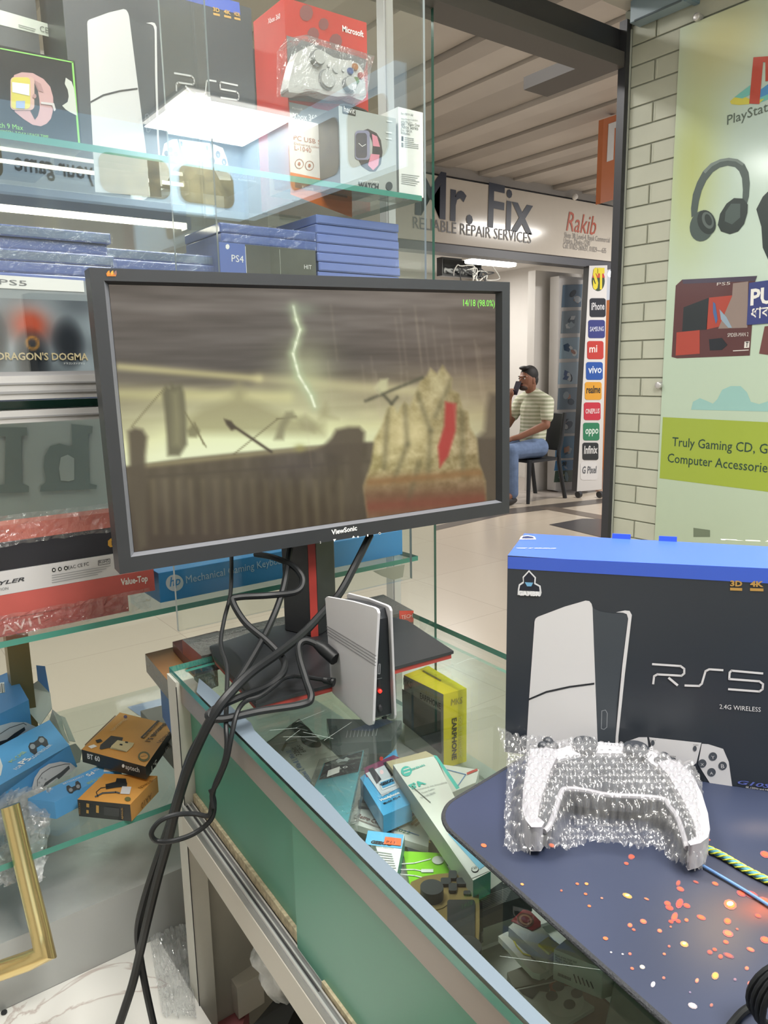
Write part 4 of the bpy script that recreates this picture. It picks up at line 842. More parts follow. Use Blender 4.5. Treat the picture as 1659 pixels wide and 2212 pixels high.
# rear carton
t = thing('controller_carton', 'rear blue controller carton with a torn open flap on the lower left', 'box', at(40, 1560, 'z', Z4))
b = MB(); e = V((-.115, -.063, 0))*1.5; c0 = at(62, 1512, 'z', .80); bk = at(26, 1448, 'z', .80)-c0
b.hexa([V((p.x, p.y, Z4)) for p in (c0+e, c0, c0+bk, c0+e+bk)], [c0+e, c0, c0+bk, c0+e+bk], BLU, top=BLUD)
pf = Plane(c0, e.cross(V((0, 0, 1)))); b.pp(pf, [(-60, 1640), (0, 1567), (25, 1560), (55, 1560), (78, 1570), (92, 1590), (60, 1625)], OVAL); b.pp(pf, [(-20, 1610), (0, 1601), (14, 1597), (30, 1584), (52, 1570), (54, 1577), (28, 1598), (20, 1612), (0, 1622), (-20, 1625)], M('#33363a', .35), .001); b.line(pf, [(-5, 1588), (20, 1572), (50, 1562), (56, 1566)], 1.5, M('#55585c', .4), .001)
pt = Plane((0, 0, .80), (0, 0, 1)); b.pp(pt, [(-12, 1478), (9, 1474), (11, 1496), (-12, 1500)], OVAL)
for k in range(5): b.line(pt, [(-8+k*4, 1478), (-7+k*4, 1496)], 1.2+(k % 2), INK, .001)
b.build('carton', t)
CARD = M('#b7b8b2', .6); d = 1.46
b = MB()
def sheet(pts, m, th=.0012):
    P = [pd(*p) for p in pts]; n = (P[1]-P[0]).cross(P[2]-P[0]).normalized()*th; b.prism(P, n, m)
sheet([(45, 1502, 1.42), (62, 1484, 1.44), (82, 1470, 1.45), (108, 1497, 1.45), (112, 1530, 1.43), (86, 1566, 1.40), (56, 1530, 1.41)], CARD); sheet([(78, 1437, 1.47), (97, 1439, 1.47), (107, 1496, 1.45), (84, 1493, 1.45)], M('#5b86bd', .3)); b.build('flap', t)
# front carton
t = thing('controller_carton', 'crushed blue controller carton in front with gamepad picture and open end', 'box', at(90, 1690, 'z', Z4))
A_, B_ = at(150, 1610, 'z', .757), at(107, 1555, 'z', .757); e = (at(0, 1696, 'z', .757)-A_)*1.9
b = MB(); T = [A_+e, A_, B_, B_+e]; G = [at(-110, 1800, 'z', Z4), at(167, 1656, 'z', Z4), V((B_.x, B_.y, Z4)), V(((B_+e).x, (B_+e).y, Z4))]; b.hexa(G, T, BLU)
pt = Plane((0, 0, .757), (0, 0, 1)); pad_art(b, pt, 81, 1609, .95, -.62)
YL = M('#b9c86a', .4); b.text('PC CASE', pt, (27, 1648), (58, 1625), YL, h=9, off=.001); b.text('FOR', pt, (37, 1664), (51, 1654), PAPER, h=9, off=.001); b.text('P5', pt, (52, 1652), (69, 1640), PAPER, h=15, bold=.02, off=.001); b.text('CONTROLLER', pt, (71, 1641), (114, 1610), PAPER, h=8, off=.001)
b.pp(pt, [(-20, 1700), (-20, 1640), (0, 1637), (6, 1655), (2, 1675)], OVAL)
pf = Plane.pts(G[1], A_, A_+e)
b.pp(pf, [(72, 1719), (69, 1700), (74, 1680), (86, 1662), (105, 1650), (130, 1645), (152, 1648), (163, 1657), (150, 1672), (120, 1684), (98, 1702)], OVAL); b.pp(pf, [(90, 1702), (97, 1690), (112, 1680), (130, 1668), (148, 1653), (150, 1660), (134, 1676), (126, 1683), (122, 1679), (104, 1692), (96, 1705)], M('#55585c', .35), .001)
b.line(pf, [(80, 1698), (80, 1685), (90, 1670), (108, 1658), (140, 1650), (150, 1650)], 1.4, M('#6d7074', .4), .001)
for x, y in ((84, 1690), (89, 1680), (97, 1683), (90, 1697)): b.disc(pf, x, y, 2.5, 2.5, M('#b4b7ba', .4), .001, n=8)
b.text('P5', pf, (27, 1715), (13, 1722), PAPER, h=14, bold=.02, off=.001, mirror=False); b.text('FOR', pf, (40, 1700), (29, 1708), PAPER, off=.001)
b.build('carton', t)
b = MB(); sheet([(107, 1555, 1.47), (113, 1532, 1.48), (132, 1548, 1.47), (139, 1580, 1.45), (150, 1606, 1.43), (140, 1602, 1.42)], CARD); sheet([(150, 1610, 1.425), (163, 1606, 1.42), (176, 1622, 1.40), (172, 1646, 1.385), (160, 1650, 1.385)], M('#8e9089', .6)); sheet([(132, 1546, 1.48), (141, 1550, 1.5), (163, 1602, 1.46), (150, 1600, 1.44)], M('#c6c8c4', .6)); b.build('flap', t)
# lying carton
t = thing('controller_carton', 'blue controller carton lying flat under the orange boxes with upside-down lettering', 'box', at(180, 1690, 'z', Z4))
b = MB()
def a7(b, pl):
    b.pp(pl, [(224, 1668), (225, 1655), (232, 1648), (262, 1656), (255, 1666)], OVAL); pad_art(b, pl, 160, 1703, .7, -.45, -1)
    b.text('FOR', pl, (212, 1661), (200, 1666), PAPER, h=7, off=.001); b.text('P5', pl, (198, 1668), (184, 1675), PAPER, h=12, bold=.02, off=.001); b.text('CONTROLLER', pl, (180, 1676), (134, 1694), PAPER, h=7, off=.001); b.text('PC CASE', pl, (214, 1679), (186, 1693), YL, h=8, off=.001)
slab(b, [(118, 1733), (262, 1659), (232, 1645), (60, 1725)], .737, Z4, BLU, a7); b.build('carton', t)
# orange adapter cartons
ORB, KB = M('#cc9246', .35, var=.03), M('#26282a', .3)
t = thing('adapter_carton', 'orange adapter carton with black printed end near the shelf edge', 'box', at(250, 1740, 'z', Z4))
b = MB()
def a8(b, pl):
    b.pp(pl, [(228, 1695), (252, 1689), (275, 1692), (274, 1700), (252, 1702), (229, 1706)], KB, .0008); b.pp(pl, [(250, 1690), (252, 1682), (272, 1683), (274, 1692)], KB, .001)
    b.line(pl, [(236, 1700), (218, 1703), (208, 1712), (212, 1722)], 1.6, KB, .0008); b.line(pl, [(206, 1722), (222, 1714), (250, 1712), (258, 1714)], 3.4, M('#4a4c4e', .4), .0008); b.pp(pl, [(264, 1700), (284, 1701), (280, 1717), (260, 1716)], M('#c9c7c8', .4), .0012)
    b.disc(pl, 276, 1727, 7, 5, M('#5e5a30', .4), .0008, n=9); b.text('aptech', pl, (332, 1684), (298, 1702), M('#8a5f26', .4), off=.0008)
T = slab(b, [(281, 1738), (340, 1676), (225, 1671), (167, 1727)], .737, Z4, ORB, a8, sides=[None, None, None, KB])
pe = Plane.pts(T[0], T[3], T[0]-V((0, 0, .02))); b.text('aptech', pe, (266, 1769), (266, 1745), GP, h=4, off=.0008); b.pp(pe, [(208, 1739), (214, 1740), (214, 1756), (208, 1755)], GP); b.pp(pe, [(187, 1735), (193, 1736), (193, 1744), (187, 1743)], GP); b.pp(pe, [(187, 1749), (192, 1750), (192, 1757), (187, 1756)], GP); b.text('A C C O R E', pe, (171, 1734), (171, 1758), GP, h=3, off=.0008); b.pp(pe, [(225, 1742), (258, 1746), (258, 1764), (225, 1760)], M('#3a3c3e', .3))
pr = Plane.pts(T[0], T[1], T[0]-V((0, 0, .02))); b.text('AA10', pr, (326, 1712), (304, 1736), M('#7c551f', .4), h=10, off=.0008)
b.build('carton', t, bevel=.0006)
t = thing('adapter_carton', 'orange wireless adapter carton with black sides resting on the blue carton', 'box', at(270, 1620, 'z', .737))
b = MB()
def a9(b, pl):
    b.pp(pl, [(215, 1618), (217, 1610), (240, 1590), (266, 1594), (264, 1601), (250, 1620), (237, 1616), (218, 1620)], M('#2e3033', .35), .0008); b.pp(pl, [(241, 1612), (254, 1600), (290, 1606), (286, 1614), (273, 1626), (238, 1618)], M('#c9b98e', .35), .001)
    for x, y in ((262, 1609), (274, 1604)): b.pp(pl, [(x-3, y-1), (x+3, y), (x+2, y+3), (x-4, y+2)], INK, .0014)
    b.line(pl, [(241, 1617), (272, 1625)], 1, M('#7d7150', .4), .0014)
    b.disc(pl, 311, 1635, 13, 11, M('#5e5a30', .4), .0008, n=14); b.disc(pl, 311, 1635, 9, 7, ORB, .0011, n=14); b.text('BEST', pl, (304, 1637), (317, 1635), M('#5e5a30', .4), h=4, off=.0014)
    b.pp(pl, [(190, 1613), (203, 1609), (210, 1613), (197, 1618)], PAPER, .0008); b.pp(pl, [(206, 1600), (217, 1597), (222, 1602), (210, 1606)], INK, .0008)
    b.text('Bluetooth 5.1', pl, (353, 1563), (313, 1602), M('#3a2c18', .4), h=8, bold=.03, off=.0008); b.pp(pl, [(340, 1557), (346, 1558), (311, 1596), (303, 1594)], KB, .0008); b.text('MODEL: BT60', pl, (341, 1561), (308, 1594), ORB, h=4, off=.0012); b.text('aptech', pl, (371, 1577), (338, 1605), M('#5d4420', .4), h=8, off=.0008); b.text('Bluetooth', pl, (268, 1553), (238, 1579), M('#e0c79a', .4), h=7, off=.0008)
    b.disc(pl, 271, 1549, 4, 3.5, M('#4a3a66', .4), .0008, n=10); b.line(pl, [(249, 1547), (184, 1610)], 2.4, M('#6a4a1c', .4), .0006)
T = slab(b, [(314, 1656), (376, 1567), (259, 1539), (176, 1619)], .764, .742, ORB, a9, sides=[KB]*4)
pe = Plane.pts(T[0], T[3], T[0]-V((0, 0, .02))); b.text('BT 60', pe, (190, 1638), (217, 1645), PAPER, h=9, bold=.02, off=.0008); b.text('aptech', pe, (272, 1660), (302, 1668), PAPER, h=9, off=.0008); b.disc(pe, 267, 1654, 3, 4, PAPER, .0008, n=9)
pr = Plane.pts(T[0], T[1], T[0]-V((0, 0, .02))); b.text('5.1', pr, (337, 1640), (326, 1656), PAPER, h=9, bold=.02, off=.0008); b.text('aptech', pr, (372, 1598), (356, 1617), PAPER, h=7, off=.0008)
b.build('carton', t, bevel=.0006)
# crumpled clear wrap behind the orange box
def crumple(b, f, nu, nv, amp, mat, seed=1):
    rr = random.Random(seed); H_ = [[rr.uniform(-1, 1) for _ in range(nu//2+3)] for _ in range(nv//2+3)]; vs = []
    for j in range(nv+1):
        for i in range(nu+1):
            p, n = f(i/nu, j/nv); a, c = i/2, j/2; i0, j0 = int(a), int(c); fa, fc = a-i0, c-j0
            h = (H_[j0][i0]*(1-fa)+H_[j0][i0+1]*fa)*(1-fc)+(H_[j0+1][i0]*(1-fa)+H_[j0+1][i0+1]*fa)*fc
            vs.append(V(p)+V(n)*(amp*(h+.5*rr.uniform(-1, 1))))
    b.add(vs, [(j*(nu+1)+i, j*(nu+1)+i+1, (j+1)*(nu+1)+i+1, (j+1)*(nu+1)+i) for j in range(nv) for i in range(nu)], mat)
def blob(c, rx, ry, rz, e=1.0):
    def f(u, v):
        th, ph = math.pi*(.06+.88*v), 2*math.pi*u; n = V((math.sin(th)*math.cos(ph), math.sin(th)*math.sin(ph), math.cos(th))); return V(c)+V((n.x*rx, n.y*ry, n.z*rz)), n
    return f
b = MB(); c = [pd(-40, 1712, 1.17), pd(116, 1698, 1.16), pd(92, 1902, 1.05), pd(-40, 1915, 1.04)]
for off, sd in ((.028, 3), (-.002, 11)): crumple(b, lambda u, v: ((c[0]*(1-u)+c[1]*u)*(1-v)+(c[3]*(1-u)+c[2]*u)*v-FWD*(off*math.sin(math.pi*min(1, .1+u*.9))*math.sin(math.pi*(.15+.8*v))), -FWD), 34, 30, .009, BAGM, sd)
tag(b.build('plastic_bag', smooth='all'), 'crumpled clear plastic bag hanging over the lower shelf edge', 'bag')
b = MB(); c = [at(x, y, 'z', .4935) for x, y in ((322, 2028), (404, 1998), (425, 2205), (352, 2200))]
crumple(b, lambda u, v: ((c[0]*(1-u)+c[1]*u)*(1-v)+(c[3]*(1-u)+c[2]*u)*v+V((0, 0, .006)), V((0, 0, 1))), 34, 30, .004, BAGM, 5); tag(b.build('plastic_sheet'), 'crumpled clear plastic sheet lying on the white marble ledge', 'sheet')
b = MB(); c = [pd(*q) for q in ((362, 1800, 1.3), (398, 1795, 1.3), (398, 1830, 1.25), (355, 1835, 1.25))]
BRS = M('#d2bd86', .2, .85, name='brass')
b = MB(); b.tube([pd(22, 1740, 1.03), pd(52, 1870, 1.02), pd(88, 2018, .995), pd(97, 2058, .99), pd(60, 2076, .985), pd(0, 2097, .975), pd(-120, 2140, .955)], [.0125, .0125, .0125, .0165, .0125, .0125, .0125], BRS, 18); tag(b.build('brass_rail', smooth=True), 'polished brass tube bent at a corner below the plastic bag', 'rail')
# ================================================================== GLASS COUNTER
T = .98; CA = V((.3294, .923, 0)); E2 = V((-.062, -.998, 0)); E1 = V((.9998, .018, 0)); CWD = .3886; UP = V((0, 0, 1))
def cp(s, w_, z): return CA+E2*s+E1*w_+UP*z
def cbox(b, s0, s1, w0, w1, z0, z1, mat, **k): b.obox(cp(s0, w0, z0), E1*(w1-w0), E2*(s1-s0), UP*(z1-z0), mat, **k)   # sides: far end, +w, near end, -w
SE = 1.3
ct = thing('glass_counter', 'glass topped shop counter with green sliding back panels', 'counter', cp(.3, .2, 0))
b = MB(); cbox(b, 0, SE, 0, CWD, T-.008, T, COUNTERG, sides=[EDGE, EDGE, EDGE, EDGE]); b.build('top_glass', ct)
TAPE = M('#74828f', .35, .3, bump=.04, bscale=25, name='silver_tape')
b = MB(); pt = Plane((0, 0, T+.0006), (0, 0, 1))
tp = [(430, 1466), (470, 1500), (518, 1544), (542, 1562), (549, 1578), (575, 1604), (640, 1664), (700, 1722), (780, 1812), (900, 1926), (1187, 2212), (1320, 2340)]
tq = [cp(s, .002, T+.0006) for s in (.9, .627, .4, .248, .17, .1)]
b.prism([pt(*q) for q in tp]+tq, (0, 0, .0006), TAPE); b.build('edge_tape', ct)
b = MB(); GE = film('far_glass', (.9, .96, .94), .0); cbox(b, .02, SE, .357, .364, .80, T-.008, GE, sides=[None, None, None, None], top=EDGE); b.build('front_glass', ct)
b = MB(); cbox(b, .004, .012, .02, .36, .80, T-.008, GE, top=EDGE); b.build('end_glass', ct)
BRD = M('#c3c1b8', .5, var=.03); TAU = M('#99908a', .4, .3)
b = MB(); cbox(b, 0, .02, 0, CWD, 0, .80, M('#a9a69c', .6, var=.05)); cbox(b, -.002, .034, -.003, .022, .0, T-.009, BRD); cbox(b, .034, .0352, -.0035, -.0025, 0, .965, INK); b.build('end_board', ct)
b = MB(); cbox(b, .02, SE, .02, CWD, .775, .80, M('#b7b8b2', .5), top=M('#a9aca6', .35)); b.build('showcase_floor', ct)
b = MB(); cbox(b, .03, SE, .003, .02, .941, T-.009, TAU); cbox(b, .03, SE, .002, .004, .968, T-.0085, M('#5f8f86', .3)); b.build('top_rail', ct)
GRN, GRN2 = M('#46856f', .3, var=.02, vscale=2), M('#4f8e78', .3, var=.02, vscale=2)
b = MB(); cbox(b, .036, .42, .013, .017, .806, .945, GRN); b.build('sliding_panel', ct)
b = MB(); cbox(b, .345, SE, .006, .011, .796, .943, GRN2); b.build('sliding_panel', ct)
CHIP = M('#b3a68a', .8, var=.35, vscale=160)
b = MB(); cbox(b, .036, .372, .009, .02, .7995, .812, CHIP); cbox(b, .40, SE, .003, .02, .7975, .806, CHIP); b.build('chipboard_edge', ct)
b = MB(); cbox(b, .03, SE, -.006, .03, .785, .797, M('#8b8d8c', .35, .5, var=.1, vscale=40))
for w_ in (-.0045, .001, .0065): cbox(b, .03, SE, w_-.0008, w_+.0008, .797, .8005, ALU)
cbox(b, .03, .40, -.001, .0005, .797, .7976, INK)
b.build('sliding_track', ct)
b = MB(); cbox(b, .03, SE, -.007, .02, .748, .785, M('#bdb8ae', .45)); b.build('lower_rail', ct)
b = MB(); cbox(b, .02, SE, .33, CWD, 0, .775, M('#a6a399', .6)); cbox(b, .02, SE, .02, .33, .36, .38, M('#8f8b82', .6)); b.build('lower_cupboard', ct)
# scratches on the glass
b = MB(); SC = M('#a9b6b0', .4)
for q in (((618, 1600), (648, 1577)), ((583, 1578), (642, 1573)), ((612, 1592), (690, 1592)), ((640, 1560), (700, 1536)), ((985, 1435), (1012, 1424)), ((1010, 1425), (1030, 1421)), ((700, 1600), (760, 1560)), ((655, 1582), (720, 1596)), ((1080, 2066), (1300, 2096)), ((800, 1840), (806, 1838))): b.line(pt, list(q), .32, SC, .0003)
b.build('scratches', ct)

# ---------------- goods inside the counter
ZC = .8005
def cslab(name, label, cat, top, zt, th, mat, art=None, sides=None, group=None, bevel=.0005):
    P = [at(x, y, 'z', zt) for x, y in top]; c = sum(P, V())/len(P); t = thing(name, label, cat, (c.x, c.y, zt-th), group)
    b = MB(); n = len(P); lo = [p-UP*th for p in P]; pl = Plane((0, 0, zt), (0, 0, 1))
    if n == 4: b.hexa(lo, P, mat, sides=sides)
    else: b.prism(P, -UP*th, mat)
    if art: art(b, pl)
    b.build('pack' if cat != 'box' else 'carton', t, bevel=bevel); return t
TEAL, WHT = M('#4f9aa6', .25, coat=.3), M('#cfd3cf', .4)
def s1(b, p):
    K = M('#55584a', .4); b.line(p, [(575, 1606), (646, 1560), (716, 1622)], 1.8, M('#7b8272', .4), .0008)
    b.disc(p, 652, 1578, 25, 13, K, .0008, ang=.55); b.disc(p, 672, 1602, 24, 11, K, .001, ang=.45); b.line(p, [(610, 1622), (618, 1606), (640, 1600)], 5, M('#8d8b6f', .4), .0008); b.line(p, [(640, 1574), (664, 1580)], 2, WHT, .0014); b.line(p, [(660, 1598), (684, 1604)], 2, WHT, .0014)
    b.text('32bit', p, (652, 1632), (638, 1615), M('#6a6055', .4), h=7, off=.001); b.text('64bit', p, (662, 1625), (648, 1610), M('#6a6055', .4), h=7, off=.001)
    b.text('Windows 7, Win 8.1, Win 10', p, (676, 1690), (628, 1622), M('#5d78a8', .4), h=7, off=.001); b.text('voodu', p, (634, 1664), (602, 1634), M('#4a463f', .4), h=12, bold=.02, off=.001); b.text('software', p, (664, 1700), (648, 1678), M('#55504a', .4), h=6, off=.001)
cslab('software_sleeve', 'white printed software sleeve under the counter glass left of the teal pack', 'sleeve', [(565, 1612), (646, 1552), (735, 1640), (668, 1725)], .856, .006, M('#bfc3b6', .35), s1)
def s2(b, p):
    for k in range(9): b.line(p, [(748+k*8, 1594-k*.5), (751+k*8, 1580-k*.6)], 1.4, M('#b7babd', .4), .0008)
    b.pp(p, [(755, 1578), (830, 1552), (850, 1560), (800, 1580)], M('#4d5d80', .4), .0006)
cslab('blister_pack', 'dark clear-fronted accessory pack lying below the white console', 'pack', [(716, 1606), (845, 1600), (868, 1556), (705, 1552)], .862, .018, M('#6f7675', .25, coat=.4), s2)
def s3(b, p):
    b.pp(p, [(702, 1649), (784, 1623), (774, 1668), (689, 1686)], M('#24292e', .25), .0008); b.pp(p, [(725, 1645), (732, 1640), (742, 1642), (748, 1637), (756, 1640), (750, 1646), (738, 1646), (730, 1650)], M('#aab4b2', .4), .001)
    b.text('GEE O', p, (715, 1668), (752, 1659), PAPER, h=7, bold=.02, off=.001); b.pp(p, [(709, 1667), (734, 1658), (733, 1671), (706, 1681)], PAPER, .0016)
t = cslab('card_pack', 'teal and black hanging card pack in clear plastic under the counter glass', 'pack', [(700, 1648), (786, 1620), (752, 1776), (664, 1735)], .872, .010, TEAL, s3)
b = MB(); P = [at(x, y, 'z', .8735) for x, y in ((690, 1640), (797, 1616), (768, 1780), (650, 1740))]; b.hexa([q-UP*.018 for q in P], P, FOIL); b.build('clear_sleeve', t)
def s4(b, p):
    b.pp(p, [(785, 1660), (850, 1632), (870, 1640), (868, 1650), (792, 1680)], M('#7a3f5c', .4), .0006); b.pp(p, [(790, 1672), (858, 1642), (886, 1690), (826, 1722)], M('#c3c9d2', .35), .001); b.pp(p, [(796, 1664), (806, 1660), (824, 1686), (814, 1696)], M('#3d3f46', .3), .0016); b.pp(p, [(828, 1650), (838, 1646), (856, 1672), (846, 1680)], M('#3d3f46', .3), .0016)
    b.pp(p, [(818, 1692), (850, 1680), (856, 1698), (826, 1710)], M('#d8dfe6', .3), .002); b.pp(p, [(821, 1694), (848, 1684), (853, 1696), (827, 1707)], M('#5fa3cf', .3), .0024); b.text('GEEOO', p, (825, 1702), (852, 1691), INK, h=8, bold=.05, off=.0028)
    b.text('Lighting to', p, (820, 1724), (846, 1712), M('#9fd0ec', .4), h=7, off=.001); b.text('Headphone', p, (824, 1732), (864, 1715), PAPER, h=7, bold=.03, off=.001); b.text('Model: AD-4', p, (831, 1739), (866, 1723), INK, h=6, bold=.02, off=.001)
cslab('adapter_box', 'blue and white audio adapter box lying in the middle under the counter glass', 'box', [(778, 1680), (855, 1618), (890, 1735), (828, 1762)], .868, .022, M('#4d9ccb', .3), s4)
def s5(b, p):
    TQ = M('#3fb3a8', .35); b.pp(p, [(936, 1632), (944, 1634), (993, 1703), (986, 1707)], TQ, .0008); b.disc(p, 878, 1667, 12, 11, TQ, .0008, n=14); b.line(p, [(872, 1665), (884, 1661)], 2.2, WHT, .0012); b.line(p, [(873, 1672), (885, 1668)], 2.2, WHT, .0012)
    b.text('SIKENAI', p, (889, 1666), (919, 1655), TQ, h=6, bold=.03, off=.001); b.text("5'A", p, (891, 1706), (921, 1694), TQ, h=15, bold=.05, off=.001); b.text('resistance to bending', p, (893, 1711), (966, 1692), M('#7d8487', .4), h=5, off=.001); b.text('Data Cable', p, (913, 1716), (940, 1706), M('#7d8487', .4), h=5, off=.001); b.text('快充数据线', p, (910, 1727), (942, 1715), M('#8d9497', .4), h=5, off=.001)
    b.pp(p, [(968, 1795), (1010, 1840), (1058, 1882), (1020, 1898), (975, 1830)], WHT, .0006); b.pp(p, [(968, 1803), (980, 1801), (1048, 1872), (1036, 1880)], M('#7fb9d6', .3), .001); b.line(p, [(890, 1700), (930, 1735)], 1.6, M('#6d7477', .4), .001)
    b.disc(p, 1026, 1880, 8, 7, INK, .0012); b.disc(p, 1026, 1880, 7, 6, WHT, .0016); b.text('120', p, (1021, 1882), (1031, 1879), INK, off=.002)
cslab('cable_box', 'long white and turquoise data cable box half under the mouse pad', 'box', [(849, 1652), (939, 1633), (1060, 1882), (1022, 1902)], .886, .024, M('#d2d6d0', .35), s5, sides=[None, None, M('#35a08f', .35), M('#aab0a6', .4)])
cslab('cream_box', 'cream folded box tucked behind the long white cable box', 'box', [(834, 1645), (920, 1622), (938, 1632), (850, 1665)], .876, .02, M('#b5ab8c', .4))
YEL = M('#dccb1e', .3)
t = thing('earphone_box', 'yellow earphone box with clear window standing under the counter glass', 'box', at(960, 1655, 'z', ZC))
b = MB(); q = [at(958, 1653, 'z', ZC), at(1010, 1660, 'z', ZC)]; f = at(850, 1580, 'z', ZC)
zt = .913; Tq = [at(958, 1500, 'z', zt), at(1008, 1487, 'z', zt), at(925, 1438, 'z', zt), at(872, 1458, 'z', zt)]
b.hexa([V((p.x, p.y, ZC)) for p in Tq], Tq, YEL, sides=[YEL, YEL, YEL, M('#b5b8ad', .4)])
pt_ = Plane((0, 0, zt), (0, 0, 1)); b.line(pt_, [(914, 1450), (952, 1471)], 3, M('#6d6a1c', .4), .0008)
pe = Plane.pts(Tq[0], Tq[1], Tq[0]-UP); b.text('MKS', pe, (974, 1524), (998, 1519), M('#8d8340', .4), h=13, off=.0008); b.text('EARPHONE', pe, (976, 1552), (976, 1642), M('#3a3a1c', .4), h=11, bold=.03, off=.0008); b.text('DOUBLE DYNAMIC', pe, (990, 1549), (990, 1636), M('#efe27a', .4), h=8, off=.0008)
pw = Plane.pts(Tq[0], Tq[3], Tq[0]-UP); b.text('EARPHONE', pw, (908, 1508), (953, 1532), INK, h=10, bold=.02, off=.0008); b.text('MKS', pw, (872, 1478), (890, 1488), M('#4d5048', .4), h=12, off=.0008); b.text('DOUBLE DYNAMIC', pw, (910, 1494), (952, 1514), M('#b7a94a', .4), h=6, off=.0008)
b.build('carton', t); b = MB(); b.prism([pw(*q, .0006) for q in ((870, 1488), (953, 1538), (954, 1628), (872, 1560))], pw.n*.001, M('#3f4a4a', .12, coat=.5, var=.3, vscale=40)); b.build('window', t)
def s6(b, p):
    b.text('Retro Collection', p, (770, 1766), (848, 1793), M('#6a3f38', .4), h=12, bold=.01, off=.001); b.text('2022', p, (852, 1795), (884, 1804), M('#3f6b55', .4), h=10, off=.001); b.line(p, [(765, 1768), (850, 1800)], 3, M('#8d8580', .4), .0006); b.line(p, [(776, 1732), (802, 1735), (802, 1747), (776, 1745), (776, 1732)], 6, M('#3c3f40', .4), .0008)
    for k, c in enumerate(('#8d3f4d', '#4d5a90', '#3f7d7a', '#8d6a3f', '#40444a')): b.line(p, [(866+k*8, 1776+k*2), (890+k*7, 1752+k*4)], 5, M(c, .35), .0008)
    b.line(p, [(845, 1770), (852, 1788), (905, 1806)], 1.6, M('#4d78a8', .4), .0008)
cslab('game_sleeve', 'white printed card sleeve with colour bars below the blue adapter box', 'sleeve', [(748, 1775), (800, 1700), (930, 1745), (925, 1830)], .838, .008, M('#c6c9c4', .35), s6)
cslab('red_trim_case', 'clear card case with red corner stripe behind the cable box', 'case', [(950, 1650), (1035, 1662), (1028, 1690), (975, 1712)], .85, .012, M('#bdbfba', .3), lambda b, p: (b.line(p, [(1010, 1672), (1030, 1664)], 5, M('#a8403c', .4), .0008), b.line(p, [(960, 1662), (1006, 1674), (988, 1700)], 1.6, M('#4d78a8', .4), .0008)))
def s7(b, p):
    b.pp(p, [(795, 1795), (872, 1804), (868, 1834), (788, 1825)], M('#5fa9d6', .35), .0006); b.text('GEEOO', p, (800, 1823), (846, 1829), INK, h=10, bold=.06, off=.001); b.text('For Premium Experience', p, (798, 1829), (850, 1836), INK, h=3.5, off=.001); b.pp(p, [(832, 1810), (867, 1814), (866, 1830), (829, 1826)], M('#e06a44', .45), .0016); b.text('P11', p, (834, 1824), (852, 1826), M('#6d3f38', .4), h=8, off=.002)
    for k in range(7): b.line(p, [(806+k*3, 1840+k*6), (846+k*1.5, 1846+k*5)], 1.6, M('#8c9090', .5), .0008)
cslab('small_blue_box', 'small blue and white accessory box with orange price sticker by the counter edge', 'box', [(800, 1795), (874, 1803), (858, 1888), (826, 1870)], .862, .02, M('#d0d6d6', .4), s7, sides=[None, M('#3f7d8d', .4), None, None])
def s8(b, p):
    W_ = WHT; b.line(p, [(862, 1868), (895, 1866), (930, 1857)], 2.2, W_, .001); b.disc(p, 946, 1860, 13, 9, W_, .0012); b.line(p, [(862, 1880), (895, 1880), (918, 1884)], 2, W_, .001); b.line(p, [(912, 1883), (934, 1883)], 7, W_, .0012); b.line(p, [(864, 1890), (895, 1893), (920, 1899)], 2, W_, .001); b.line(p, [(918, 1899), (930, 1902)], 5, W_, .0012)
cslab('earphone_pack', 'lime green earphone pack with white cable pictures beside the gold gamepad', 'pack', [(870, 1838), (952, 1842), (990, 1915), (888, 1925)], .845, .012, M('#7fc233', .3), s8)
cslab('dark_pack', 'dark blue pack with yellow corner under the lime green pack', 'pack', [(875, 1812), (945, 1815), (975, 1850), (885, 1850)], .83, .012, M('#2a3542', .35), lambda b, p: b.pp(p, [(890, 1806), (925, 1812), (930, 1822), (895, 1815)], M('#c9b83a', .4), .0008))
# gold gamepad
PGD = Plane((0, 0, .868), (0, 0, 1)); GLD = M('#9c8a5c', .3, .55)
t = thing('gold_gamepad', 'gold wireless gamepad with black buttons under the counter glass', 'gamepad', at(970, 1960, 'z', .84))
b = MB(); pts = [(888, 1905), (915, 1893), (945, 1888), (968, 1886), (990, 1886), (1012, 1893), (1025, 1908), (1034, 1930), (1036, 1960), (1036, 2000), (1034, 2030), (1030, 2060), (1060, 2100), (1040, 2120), (1000, 2080), (950, 2020), (905, 1960), (880, 1925)]
b.prism([PGD(*q) for q in pts], (0, 0, -.03), GLD); body_ = b.build('shell', t, bevel=.007, seg=4, smooth=True)
KB2 = M('#33383a', .4)
b = MB(); b.prism([PGD(*q, .0008) for q in rrect(966, 1948, 1026, 2030, 6)], (0, 0, .0015), M('#2f3638', .2)); b.build('touchpad', t)
for x, y, h_, w_ in ((978, 1896, 12, 9), (963, 1910, 10, 11), (997, 1910, 10, 11), (978, 1923, 12, 9)):
    b = MB(); b.prism([PGD(x+dx, y+dy, .0008) for dx, dy in rrect(-w_, -h_*.7, w_, h_*.7, 4)], (0, 0, .003), KB2); b.build('direction_button', t, bevel=.0008)
b = MB(); c = PGD(933, 1940, .0); b.cyl(c, c+UP*.012, .011, KB2, 20); b.cyl(c-UP*.002, c+UP*.001, .017, GLD, 24); b.build('thumbstick', t, smooth=True)
b = MB(); b.prism([PGD(x, y, .0008) for x, y in rrect(1001, 1928, 1018, 1936, 3.5)], (0, 0, .0015), KB2); b.build('button', t)
b = MB(); b.prism([PGD(x, y, -.012) for x, y in ((1034, 1915), (1042, 1925), (1044, 1985), (1036, 1990))], (0, 0, -.012), M('#2a2d2f', .25)); b.build('trigger', t, bevel=.002)
